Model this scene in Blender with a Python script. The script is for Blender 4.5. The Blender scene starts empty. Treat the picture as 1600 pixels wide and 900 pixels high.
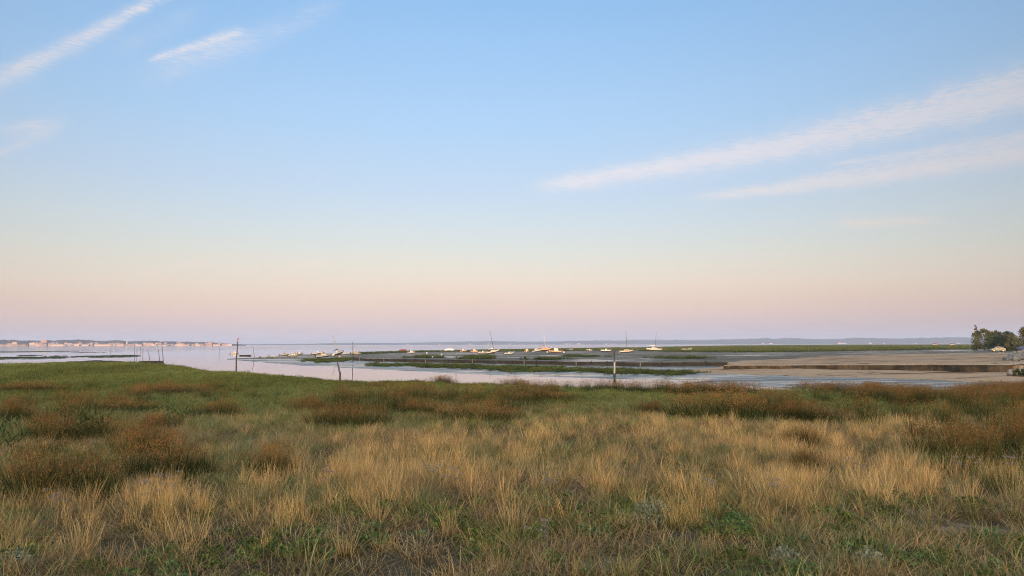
import bpy, math, random
import numpy as np
from mathutils import Vector, Matrix, Euler

random.seed(7)
RNG = np.random.default_rng(11)
R = math.radians
scene = bpy.context.scene
COL = scene.collection

# ------------------------------------------------------------------ camera
FPX = 1156.0                      # focal length in pixels of a 1600 px wide frame
CAMZ = 3.6
PITCH, ROLL = 4.34, -0.136
CAM_R = Matrix.Rotation(R(90 + PITCH), 3, 'X') @ Matrix.Rotation(R(ROLL), 3, 'Z')
cd = bpy.data.cameras.new('camera')
cd.sensor_width = 36.0
cd.lens = 36.0 * FPX / 1600.0
cd.clip_start, cd.clip_end = 0.1, 60000.0
cam = bpy.data.objects.new('camera', cd)
cam.location = (0, 0, CAMZ)
cam.rotation_euler = CAM_R.to_euler()
COL.objects.link(cam)
scene.camera = cam
CR = np.array(CAM_R)

scene.view_settings.view_transform = 'Standard'
scene.view_settings.look = 'None'
EXPOSURE = 3.4                     # dawn: the camera is exposed for the dim marsh
scene.view_settings.exposure = EXPOSURE
scene.view_settings.gamma = 1.0
scene.render.engine = 'CYCLES'
scene.cycles.use_denoising = True
scene.cycles.filter_width = 1.05
scene.cycles.denoising_prefilter = 'NONE'      # keeps the fine grass crisp
scene.cycles.denoising_input_passes = 'RGB_ALBEDO_NORMAL'
scene.cycles.max_bounces = 6
scene.cycles.diffuse_bounces = 3
scene.cycles.glossy_bounces = 3
scene.cycles.transmission_bounces = 3
scene.cycles.volume_bounces = 1
scene.cycles.transparent_max_bounces = 6

SUN_EL, SUN_AZ = 2.1, 190.0        # degrees; azimuth clockwise from +Y (the view axis): behind the camera, a little to the left
SUN_STRENGTH = 0.45
SKY_STRENGTH = 0.15


def lin(r, g, b):
    f = lambda c: (c / 255 / 12.92) if c / 255 <= 0.04045 else ((c / 255 + 0.055) / 1.055) ** 2.4
    return (f(r), f(g), f(b))


def pixdir(px, py):
    d = CR @ np.array([(px - 800) / FPX, (450 - py) / FPX, -1.0])
    return d / np.linalg.norm(d)


# ------------------------------------------------------------------ node helpers
class NT:
    def __init__(self, nt):
        self.nt = nt

    def n(self, typ, **kw):
        nd = self.nt.nodes.new(typ)
        for k, v in kw.items():
            setattr(nd, k, v)
        return nd

    def l(self, a, b):
        self.nt.links.new(a, b)

    def put(self, sock, v):
        if isinstance(v, bpy.types.NodeSocket):
            self.nt.links.new(v, sock)
        elif isinstance(v, (tuple, list)) and len(v) == 3 and sock.type == 'RGBA':
            sock.default_value = (*v, 1)
        else:
            sock.default_value = v

    def m(self, op, a, b=0.0, c=0.0, clamp=False):
        nd = self.n('ShaderNodeMath', operation=op, use_clamp=clamp)
        self.put(nd.inputs[0], a)
        self.put(nd.inputs[1], b)
        self.put(nd.inputs[2], c)
        return nd.outputs[0]

    def mr(self, v, a, b, c=0.0, d=1.0, smooth=True):
        nd = self.n('ShaderNodeMapRange', interpolation_type='SMOOTHSTEP' if smooth else 'LINEAR')
        self.put(nd.inputs[0], v)
        for i, q in enumerate((a, b, c, d)):
            self.put(nd.inputs[i + 1], q)
        return nd.outputs[0]

    def mix(self, f, a, b, blend='MIX'):
        nd = self.n('ShaderNodeMix', data_type='RGBA', blend_type=blend)
        self.put(nd.inputs[0], f)
        self.put(nd.inputs[6], a)
        self.put(nd.inputs[7], b)
        return nd.outputs[2]

    def noise(self, vec, scale, detail=3.0, rough=0.55, dist=0.0):
        nd = self.n('ShaderNodeTexNoise')
        if vec is not None:
            self.l(vec, nd.inputs['Vector'])
        nd.inputs['Scale'].default_value = scale
        nd.inputs['Detail'].default_value = detail
        nd.inputs['Roughness'].default_value = rough
        nd.inputs['Distortion'].default_value = dist
        return nd.outputs['Fac']

    def xyz(self, x, y, z=0.0):
        nd = self.n('ShaderNodeCombineXYZ')
        self.put(nd.inputs[0], x)
        self.put(nd.inputs[1], y)
        self.put(nd.inputs[2], z)
        return nd.outputs[0]


# ------------------------------------------------------------------ world
def build_world():
    w = bpy.data.worlds.new('World')
    scene.world = w
    w.use_nodes = True
    nt = w.node_tree
    nt.nodes.clear()
    g = NT(nt)
    out = g.n('ShaderNodeOutputWorld')
    tc = g.n('ShaderNodeTexCoord')
    sep = g.n('ShaderNodeSeparateXYZ')
    g.l(tc.outputs['Generated'], sep.inputs[0])
    X, Y, Z = sep.outputs
    el = g.m('MULTIPLY', g.m('ARCSINE', Z), 180 / math.pi)
    az = g.m('MULTIPLY', g.m('ARCTAN2', X, Y), 180 / math.pi)
    # slow unevenness of the air
    soft = g.noise(g.xyz(g.m('MULTIPLY', az, 0.03), g.m('MULTIPLY', el, 0.12)), 1.0, 2.0)
    elw = g.m('ADD', el, g.m('MULTIPLY', g.m('SUBTRACT', soft, 0.5), 1.2))
    ramp = g.n('ShaderNodeValToRGB')
    stops = [(0.0, (197, 191, 207)), (1.1, (216, 196, 199)), (2.2, (233, 205, 195)), (3.4, (239, 214, 196)),
             (4.6, (239, 223, 206)), (5.8, (234, 227, 213)), (7.2, (225, 228, 222)), (9.3, (212, 225, 233)),
             (11.8, (198, 219, 241)), (16.5, (178, 212, 246)), (21.2, (162, 202, 243)), (25.6, (147, 192, 238)),
             (36, (122, 168, 228)), (60, (88, 140, 212))]
    cr = ramp.color_ramp
    while len(cr.elements) < len(stops):
        cr.elements.new(0.5)
    for e, (a, c) in zip(cr.elements, stops):
        e.position = a / 60.0
        e.color = (*lin(*c), 1)
    g.l(g.m('DIVIDE', elw, 60.0), ramp.inputs[0])
    # the antisolar sky is a little brighter towards the middle of the bay
    da = g.m('DIVIDE', g.m('ADD', az, 4.0), 40.0)
    side = g.m('MAXIMUM', g.m('SUBTRACT', 1.03, g.m('MULTIPLY', g.m('MULTIPLY', da, da), 0.27)), 0.66)
    sky = g.mix(1.0, ramp.outputs[0], g.xyz(side, side, side), 'MULTIPLY')

    # high ice clouds: old condensation trails
    def ae(px, py):
        d = pixdir(px, py)
        return math.degrees(math.atan2(d[0], d[1])), math.degrees(math.asin(d[2]))

    fine = g.noise(g.xyz(g.m('ADD', g.m('MULTIPLY', az, 1.1), g.m('MULTIPLY', el, 0.9)),
                         g.m('SUBTRACT', g.m('MULTIPLY', el, 8.0), g.m('MULTIPLY', az, 0.2))), 1.0, 6.0, 0.68, 0.5)
    broad = g.noise(g.xyz(g.m('MULTIPLY', az, 0.35), g.m('MULTIPLY', el, 0.7)), 1.0, 3.0)
    wob = g.m('MULTIPLY', g.m('SUBTRACT', g.noise(g.xyz(g.m('MULTIPLY', az, 0.8), g.m('MULTIPLY', el, 0.8), 5.0), 1.0, 4.0, 0.6), 0.5), 1.0)
    total = None
    #  (start px, end px, half width at start/end in px, strength, softness of ends, sharp core)
    trails = [
        ((-60, 148), (275, -18), 10, 8, 0.72, 0.05, 0.20),
        ((-60, 156), (200, 30), 13, 9, 0.30, 0.1, 0.0),
        ((226, 97), (388, 46), 4, 8, 0.80, 0.12, 0.35),
        ((240, 108), (420, 44), 9, 10, 0.35, 0.25, 0.0),
        ((180, 140), (560, -10), 20, 14, 0.24, 0.25, 0.0),
        ((150, 90), (330, 5), 12, 14, 0.14, 0.3, 0.0),
        ((-10, 208), (80, 188), 7, 5, 0.42, 0.3, 0.0),
        ((-10, 214), (120, 184), 13, 10, 0.24, 0.3, 0.0),
        ((-30, 252), (105, 192), 4, 10, 0.36, 0.3, 0.0),
        ((800, 297), (1600, 138), 11, 36, 1.0, 0.12, 0.10),
        ((860, 288), (1600, 143), 6, 20, 0.5, 0.16, 0.0),
        ((945, 272), (1600, 143), 2.5, 6, 0.85, 0.14, 0.0),
        ((1060, 311), (1600, 243), 6, 16, 1.0, 0.14, 0.15),
        ((1270, 260), (1600, 213), 3, 10, 0.55, 0.12, 0.0),
        ((1200, 290), (1600, 226), 8, 22, 0.62, 0.2, 0.0),
        ((1270, 349), (1510, 342), 8, 5, 0.95, 0.35, 0.0),
        ((180, 438), (378, 393), 6, 4, 0.8, 0.3, 0.0),
        ((420, 425), (525, 404), 5, 5, 0.85, 0.4, 0.0),
    ]
    px2deg = 180 / math.pi / FPX
    for (p0, p1, w0, w1, st, en, core) in trails:
        a0, e0 = ae(*p0)
        a1, e1 = ae(*p1)
        if p1[0] == 1600:                    # these run on beyond the frame
            a1, e1 = a0 + (a1 - a0) * 1.33, e0 + (e1 - e0) * 1.33
        L = math.hypot(a1 - a0, e1 - e0)
        ux, uy = (a1 - a0) / L, (e1 - e0) / L
        qa, qe = g.m('SUBTRACT', az, a0), g.m('SUBTRACT', el, e0)
        t = g.m('DIVIDE', g.m('ADD', g.m('MULTIPLY', qa, ux), g.m('MULTIPLY', qe, uy)), L)
        s = g.m('ADD', g.m('MULTIPLY', qa, -uy), g.m('MULTIPLY', qe, ux))
        wd = g.m('MULTIPLY', g.m('ADD', w0, g.m('MULTIPLY', t, w1 - w0)), px2deg)
        q = g.m('DIVIDE', g.m('ADD', s, g.m('MULTIPLY', wob, wd)), wd)
        prof = g.m('POWER', 2.718, g.m('MULTIPLY', g.m('MULTIPLY', q, q), -1.1))
        if core:
            # brighter, sharper upper edge
            prof = g.m('MULTIPLY', prof, g.m('ADD', 1 - core, g.m('MULTIPLY', g.mr(q, -1.2, 0.9), 2 * core)))
        ends = g.m('MULTIPLY', g.mr(t, 0.0, en), g.m('SUBTRACT', 1.0, g.mr(t, 1 - en, 1.0)))
        v = g.m('MULTIPLY', g.m('MULTIPLY', prof, ends), st)
        v = g.m('MULTIPLY', v, g.m('MULTIPLY', g.mr(fine, 0.28, 0.72, 0.32, 1.35), g.mr(broad, 0.3, 0.7, 0.65, 1.15)))
        total = v if total is None else g.m('SUBTRACT', 1.0, g.m('MULTIPLY', g.m('SUBTRACT', 1.0, total), g.m('SUBTRACT', 1.0, v, clamp=True)))
    cloudcol = g.mix(g.mr(el, 4.0, 14.0), lin(240, 228, 214), lin(233, 231, 238))
    sky = g.mix(g.m('MINIMUM', total, 0.85), sky, g.mix(1.0, cloudcol, g.xyz(side, side, side), 'MULTIPLY'))
    bg1 = g.n('ShaderNodeBackground')
    g.l(sky, bg1.inputs[0])
    bg1.inputs[1].default_value = 1.0 / 2 ** EXPOSURE
    # towards the sun the sky is the physical sunrise sky
    nis = g.n('ShaderNodeTexSky', sky_type='NISHITA', sun_disc=False)
    nis.sun_elevation = R(SUN_EL)
    nis.sun_rotation = R(SUN_AZ)
    nis.dust_density = 1.2
    bg2 = g.n('ShaderNodeBackground')
    g.l(nis.outputs[0], bg2.inputs[0])
    bg2.inputs[1].default_value = SKY_STRENGTH
    # weight of the sunrise side by direction
    sx, sy = math.sin(R(SUN_AZ)), math.cos(R(SUN_AZ))
    c = g.m('ADD', g.m('MULTIPLY', X, sx), g.m('MULTIPLY', Y, sy))
    wgt = g.m('MAXIMUM', g.mr(c, -0.40, 0.30), g.mr(el, 30.0, 52.0))     # and the high sky above the view
    mixs = g.n('ShaderNodeMixShader')
    g.l(wgt, mixs.inputs[0])
    g.l(bg1.outputs[0], mixs.inputs[1])
    g.l(bg2.outputs[0], mixs.inputs[2])
    g.l(mixs.outputs[0], out.inputs[0])


build_world()

sd = bpy.data.lights.new('sun', 'SUN')
sd.energy = SUN_STRENGTH
sd.angle = R(0.5)
sd.color = (1.0, 0.62, 0.44)
sun = bpy.data.objects.new('sun', sd)
sdir = Vector((math.sin(R(SUN_AZ)) * math.cos(R(SUN_EL)), math.cos(R(SUN_AZ)) * math.cos(R(SUN_EL)), math.sin(R(SUN_EL))))
sun.rotation_euler = sdir.to_track_quat('Z', 'Y').to_euler()
COL.objects.link(sun)


# ------------------------------------------------------------------ projection helpers
def UP(px, py, z):
    d = pixdir(px, py)
    t = (z - CAMZ) / d[2]
    return d[0] * t, d[1] * t


def project(x, y, z):
    P = np.stack([x, y, z - CAMZ], -1) @ CR      # rows: camera coordinates
    dep = np.maximum(-P[..., 2], 1e-3)
    return 800 + FPX * P[..., 0] / dep, 450 - FPX * P[..., 1] / dep, -P[..., 2]


def horizon(px):
    return 537.7 - (px - 800) * math.tan(R(-ROLL))


def hash2(ix, iy, seed):
    h = (ix.astype(np.int64) * 374761393 + iy.astype(np.int64) * 668265263 + seed * 974711) & 0x7fffffff
    h = ((h ^ (h >> 13)) * 1274126177) & 0x7fffffff
    return ((h ^ (h >> 16)) & 0xffff) / 65535.0


def vnoise(x, y, seed=0):
    ix, iy = np.floor(x), np.floor(y)
    fx, fy = x - ix, y - iy
    fx, fy = fx * fx * (3 - 2 * fx), fy * fy * (3 - 2 * fy)
    a, b = hash2(ix, iy, seed), hash2(ix + 1, iy, seed)
    c, d = hash2(ix, iy + 1, seed), hash2(ix + 1, iy + 1, seed)
    return (a + (b - a) * fx) * (1 - fy) + (c + (d - c) * fx) * fy


def fbm(x, y, seed=0, oct=3):
    s, a, t = 0, 0.5, 0
    for k in range(oct):
        s = s + a * vnoise(x * 2 ** k, y * 2 ** k, seed + k)
        t += a
        a *= 0.5
    return s / t


def sstep(v):
    v = np.clip(v, 0, 1)
    return v * v * (3 - 2 * v)


# ------------------------------------------------------------------ terrain height
def polar(pts):
    q = []
    for p in pts:
        x, y = UP(p[0], p[1], p[2])
        q.append((math.atan2(x, y), min(math.hypot(x, y), 2500.0)))
    q.sort()
    return np.array([a for a, _ in q]), np.array([b for _, b in q])


Z1 = 1.12
EDGE = polar([(0, 567, Z1), (50, 565.5, Z1), (100, 563, Z1), (150, 561, Z1), (190, 562, Z1), (215, 566.5, Z1), (250, 568.5, Z1),
              (275, 570, Z1), (305, 575.5, Z1), (322, 577.5, Z1), (370, 579, Z1), (420, 583.5, Z1), (470, 587, Z1), (520, 591, Z1),
              (580, 593.5, Z1), (650, 592.5, Z1), (700, 596, Z1), (760, 596, Z1), (800, 599, Z1), (840, 601, Z1), (890, 603, Z1), (940, 603, Z1),
              (1000, 606, Z1), (1060, 606, Z1), (1130, 608, Z1), (1250, 608, Z1), (1400, 609, Z1), (1600, 605, Z1)])
WLINE = polar([(353, 561.6, 0), (385, 564, 0), (420, 567, 0), (470, 571, 0), (530, 574, 0), (600, 577.5, 0), (660, 580.5, 0),
               (720, 583.5, 0), (800, 587, 0), (860, 588.8, 0), (960, 592, 0), (1010, 593, 0), (1100, 599, 0), (1200, 605, 0), (1300, 611, 0), (1600, 618, 0)])
#  px, py of the top of the low wall, its z there, z of the ground in front
WALL_A = [(553, 559.0, .78, .22), (600, 560.2, .82, .24), (700, 561.5, .86, .27), (800, 563, .88, .29), (900, 564.4, .90, .30), (1000, 566, .90, .32), (1137, 565.4, .98, .38)]
WALL_B = [(1131, 570, .85, .38), (1250, 569.6, .95, .44), (1350, 569.2, 1.13, .5), (1450, 569, 1.3, .57), (1500, 569, 1.4, .6), (1578, 568.3, 1.5, .68)]
WALLP = polar([(353, 560.9, .06), (430, 561, .14), (500, 561, .2)] + [w[:3] for w in WALL_A] + [w[:3] for w in WALL_B[1:]] + [(1640, 566, 1.55)])
_zw_px = [353, 430, 500, 553, 700, 1000, 1137, 1350, 1500, 1640]
_zw = [.05, .12, .18, .22, .27, .32, .38, .5, .6, .7]
_zb = [.05, .12, .18, .22, .27, .30, .62, .95, 1.15, 1.3]
ZW_AZ = np.array([math.atan2(*UP(p, 570, 0)) for p in _zw_px])
FAR = polar([(353, 561.0, 0), (400, 559, 0), (425, 557.2, 0), (450, 555.4, 0), (480, 553.8, 0), (520, 552.4, 0), (560, 551, 0), (600, 549.5, 0),
             (640, 548.2, 0), (700, 547.4, 0), (800, 547, 0), (850, 546, 0), (900, 545, 0), (950, 543.7, 0), (1000, 542.8, 0),
             (1060, 541.6, 0), (1150, 540.0, 0), (1250, 538.6, 0), (1350, 537.9, 0), (1450, 537.5, 0), (1600, 537, 0)])
AZ_TIP = math.atan2(*UP(353, 561, 0))
ISLANDS = []
for (p0, p1, y0, y1, z) in [(-60, 62, 548.4, 551.2, .3), (40, 104, 548, 550, .3), (-60, 60, 557.2, 561.5, .22), (35, 98, 557.6, 560.2, .25),
                            (149, 209, 555.0, 557.8, .35), (43, 52, 554.4, 555.9, .2), (77, 82, 555.6, 556.8, .2), (88, 95, 555.6, 556.9, .2),
                            (112, 119, 556.6, 558, .25), (124, 142, 555.9, 557.2, .22), (100, 170, 550.0, 550.8, .12), (330, 365, 545.0, 545.7, .1)]:
    pm, ym = (p0 + p1) / 2, (y0 + y1) / 2
    cx, cy = UP(pm, ym, .08)
    ax, _ = UP(p1, ym, .08)
    _, by0 = UP(pm, y1, .08)
    _, by1 = UP(pm, y0, .08)
    ISLANDS.append((cx, cy, abs(ax - cx) * .9, abs(by1 - by0) / 2 * .6, z * .6))


def H(x, y):
    x, y = np.asarray(x, float), np.asarray(y, float)
    az, r = np.arctan2(x, y), np.hypot(x, y)
    E = np.interp(az, *EDGE) + (fbm(x * .35, y * .35, 3) - .5) * 1.8 + (fbm(x * .09, y * .09, 4) - .5) * 3.0
    W = np.interp(az, *WLINE) + (fbm(x * .2, y * .2, 5) - .5) * 1.5
    WL = np.maximum(np.interp(az, *WALLP), W + .5)
    F = np.maximum(np.interp(az, *FAR), WL + 1.0)
    zw, zb = np.interp(az, ZW_AZ, _zw), np.interp(az, ZW_AZ, _zb)
    near = 1.3 - .4 * sstep((r - 8) / 45) + (fbm(x * .6, y * .6, 9) - .5) * .16 + (fbm(x * .12, y * .12, 19) - .5) * .14
    rough = (fbm(x * .5, y * .25, 21) - .5) * .12
    a = zw * np.clip((r - W) / (WL - W), 0, 1) ** .65 + rough * np.clip((r - W) / 4, 0, 1)
    a = np.maximum(a, .05 * np.clip((r - W) / .6, 0, 1))
    b = zb * (1 - np.clip((r - WL) / (F - WL), 0, 1)) ** .8 + rough * .6
    far = np.where(r < W, -.5 * sstep((W - r) / 5), np.where(r < WL + .55, a, np.where(r < F, np.maximum(b, 0.015), 0.015 - .5 * sstep((r - F) / (8 + .1 * F)))))
    far = np.where(az < AZ_TIP, -.5, far)
    for (cx, cy, hx, hy, z) in ISLANDS:
        q = ((x - cx) / hx) ** 2 + ((y - cy) / hy) ** 2
        far = np.maximum(far, np.where(q < 1.6, -.5 + (z + .5) * sstep((1.6 - q) / .9), -.5))
    t = sstep((r - E) / 1.6)
    z = near * (1 - t) + far * t
    land = sstep((np.abs(az) - 1.15) / .35)
    return z * (1 - land) + 1.3 * land


def ground(px, py, h=0.0):
    """the point of the ground (or the water) seen at a pixel"""
    z = 0.5
    for _ in range(14):
        x, y = UP(px, py, z + h)
        z = .5 * z + .5 * max(float(H(x, y)), 0.0)
    return x, y, z


# ------------------------------------------------------------------ object helpers
def tag(o, label=None, cat=None, group=None, kind=None):
    if label: o['label'] = label
    if cat: o['category'] = cat
    if group: o['group'] = group
    if kind: o['kind'] = kind
    return o


def empty(name, loc, label, cat, group=None, rot=None):
    o = bpy.data.objects.new(name, None)
    COL.objects.link(o)
    o.empty_display_size = .2
    o.location = loc
    if rot is not None:
        o.rotation_euler = rot
    return tag(o, label, cat, group)


def mesh_np(name, V, F, mats, midx=None, attrs=None, smooth=False):
    """V (n,3); F list of (k,3|4) int arrays"""
    me = bpy.data.meshes.new(name)
    V = np.asarray(V, np.float32)
    F = [np.asarray(f, np.int32) for f in F if len(f)]
    me.vertices.add(len(V))
    me.vertices.foreach_set('co', V.ravel())
    loops = np.concatenate([f.ravel() for f in F])
    counts = np.concatenate([np.full(len(f), f.shape[1], np.int32) for f in F])
    me.loops.add(len(loops))
    me.loops.foreach_set('vertex_index', loops)
    me.polygons.add(len(counts))
    me.polygons.foreach_set('loop_start', np.concatenate([[0], np.cumsum(counts)[:-1]]).astype(np.int32))
    if midx is not None:
        me.polygons.foreach_set('material_index', np.asarray(midx, np.int32))
    if smooth:
        me.polygons.foreach_set('use_smooth', np.ones(len(counts), bool))
    for m in (mats if isinstance(mats, (list, tuple)) else [mats]):
        me.materials.append(m)
    for k, (typ, arr) in (attrs or {}).items():
        a = me.attributes.new(k, typ, 'POINT')
        a.data.foreach_set('color' if typ == 'FLOAT_COLOR' else 'vector' if typ == 'FLOAT_VECTOR' else 'value', np.asarray(arr).ravel())
    me.update(calc_edges=True)
    me.validate()
    return me


def obj(name, me, parent=None):
    o = bpy.data.objects.new(name, me)
    COL.objects.link(o)
    if parent is not None:
        o.parent = parent
    return o


class MB:
    """collects shapes that end up as one mesh"""
    def __init__(self):
        self.v, self.f, self.mi = [], [], []

    def add(self, verts, faces, mi=0):
        b = len(self.v)
        self.v += [tuple(v) for v in verts]
        self.f += [tuple(i + b for i in f) for f in faces]
        self.mi += [mi] * len(faces)

    def box(self, c, s, rz=0.0, mi=0, taper=1.0):
        hx, hy, hz = s[0] / 2, s[1] / 2, s[2] / 2
        cs, sn = math.cos(rz), math.sin(rz)
        vs = []
        for dz in (-1, 1):
            k = taper if dz > 0 else 1.0
            for dx, dy in ((-1, -1), (1, -1), (1, 1), (-1, 1)):
                x, y = dx * hx * k, dy * hy * k
                vs.append((c[0] + x * cs - y * sn, c[1] + x * sn + y * cs, c[2] + dz * hz))
        self.add(vs, [(3, 2, 1, 0), (4, 5, 6, 7), (0, 1, 5, 4), (1, 2, 6, 5), (2, 3, 7, 6), (3, 0, 4, 7)], mi)

    def tube(self, pts, rads, n=8, mi=0):
        pts = [Vector(p) for p in pts]
        vs, fs = [], []
        for i, p in enumerate(pts):
            d = (pts[min(i + 1, len(pts) - 1)] - pts[max(i - 1, 0)]).normalized()
            u = d.orthogonal().normalized() if i == 0 else (u - d * u.dot(d)).normalized()
            w = d.cross(u)
            r = rads[i] if isinstance(rads, (list, tuple)) else rads
            for k in range(n):
                a = 2 * math.pi * k / n
                vs.append(p + (u * math.cos(a) + w * math.sin(a)) * r)
        for i in range(len(pts) - 1):
            for k in range(n):
                fs.append((i * n + k, i * n + (k + 1) % n, (i + 1) * n + (k + 1) % n, (i + 1) * n + k))
        fs.append(tuple(reversed(range(n))))
        fs.append(tuple((len(pts) - 1) * n + k for k in range(n)))
        self.add(vs, fs, mi)

    def loft(self, rings, closed=True, caps=True, mi=0):
        n = len(rings[0])
        vs = [p for r in rings for p in r]
        fs = []
        for i in range(len(rings) - 1):
            for k in range(n if closed else n - 1):
                fs.append((i * n + k, i * n + (k + 1) % n, (i + 1) * n + (k + 1) % n, (i + 1) * n + k))
        if caps:
            fs.append(tuple(reversed(range(n))))
            fs.append(tuple((len(rings) - 1) * n + k for k in range(n)))
        self.add(vs, fs, mi)

    def ball(self, c, r, n=8, mi=0, sq=(1, 1, 1)):
        rings = []
        m = n // 2 + 1
        for i in range(m + 1):
            a = -math.pi / 2 + math.pi * (i if 0 < i < m else (0.04 if i == 0 else m - 0.04)) / m
            rings.append([(c[0] + r * sq[0] * math.cos(a) * math.cos(2 * math.pi * k / n), c[1] + r * sq[1] * math.cos(a) * math.sin(2 * math.pi * k / n),
                           c[2] + r * sq[2] * math.sin(a)) for k in range(n)])
        self.loft(rings, mi=mi)

    def mesh(self, name, mats, smooth=False):
        me = bpy.data.meshes.new(name)
        me.from_pydata(self.v, [], self.f)
        for m in (mats if isinstance(mats, (list, tuple)) else [mats]):
            me.materials.append(m)
        me.polygons.foreach_set('material_index', self.mi)
        if smooth:
            me.polygons.foreach_set('use_smooth', [True] * len(self.f))
        me.update()
        return me

    def build(self, name, mats, parent=None, smooth=False):
        return obj(name, self.mesh(name, mats, smooth), parent)


# ------------------------------------------------------------------ materials
def new_mat(name):
    m = bpy.data.materials.new(name)
    m.use_nodes = True
    m.node_tree.nodes.clear()
    g = NT(m.node_tree)
    g.out = g.n('ShaderNodeOutputMaterial')
    return m, g


def simple(name, col, rough=.6, var=.25, scale=4.0, metal=0.0, col2=None, bump=0.0):
    m, g = new_mat(name)
    tc = g.n('ShaderNodeTexCoord')
    nz = g.noise(tc.outputs['Object'], scale, 4.0, .6)
    c2 = col2 or tuple(c * (1 - var) for c in col)
    c = g.mix(g.mr(nz, .35, .65), col, c2)
    p = g.n('ShaderNodeBsdfPrincipled')
    g.l(c, p.inputs['Base Color'])
    p.inputs['Roughness'].default_value = rough
    p.inputs['Metallic'].default_value = metal
    if bump:
        b = g.n('ShaderNodeBump')
        b.inputs['Strength'].default_value = bump
        b.inputs['Distance'].default_value = .05
        g.l(nz, b.inputs['Height'])
        g.l(b.outputs[0], p.inputs['Normal'])
    g.l(p.outputs[0], g.out.inputs[0])
    return m


def blade_mat(name, base, tip, transl=.3, instanced=True, patch=None, rand=.25, lo=.05, hi=.75):
    """plant blades: colour runs from base to tip, grass bases darkened as root shade; a tint per tuft; patches through the field"""
    m, g = new_mat(name)
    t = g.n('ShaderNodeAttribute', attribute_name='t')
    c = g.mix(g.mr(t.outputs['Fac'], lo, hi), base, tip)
    if patch is not None:
        geo = g.n('ShaderNodeNewGeometry')
        nz = g.noise(geo.outputs['Position'], .35, 3.0)
        c = g.mix(g.mr(nz, .45, .65), c, g.mix(.6, c, patch))
    if instanced:
        ti = g.n('ShaderNodeAttribute', attribute_name='tint', attribute_type='INSTANCER')
        c = g.mix(1.0, c, ti.outputs['Color'], 'MULTIPLY')
    else:
        oi = g.n('ShaderNodeObjectInfo')
        k = g.mr(oi.outputs['Random'], 0, 1, 1 - rand, 1 + rand, False)
        c = g.mix(1.0, c, g.xyz(k, k, k), 'MULTIPLY')
    rv = g.n('ShaderNodeAttribute', attribute_name='rv')
    k = g.mr(rv.outputs['Fac'], 0, 1, .45, 1.55, False)
    c = g.mix(1.0, c, g.xyz(k, k, k), 'MULTIPLY')
    d = g.n('ShaderNodeBsdfDiffuse')
    tr = g.n('ShaderNodeBsdfTranslucent')
    g.l(c, d.inputs[0])
    g.l(c, tr.inputs[0])
    mx = g.n('ShaderNodeMixShader')
    mx.inputs[0].default_value = transl
    g.l(d.outputs[0], mx.inputs[1])
    g.l(tr.outputs[0], mx.inputs[2])
    g.l(mx.outputs[0], g.out.inputs[0])
    return m


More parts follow.
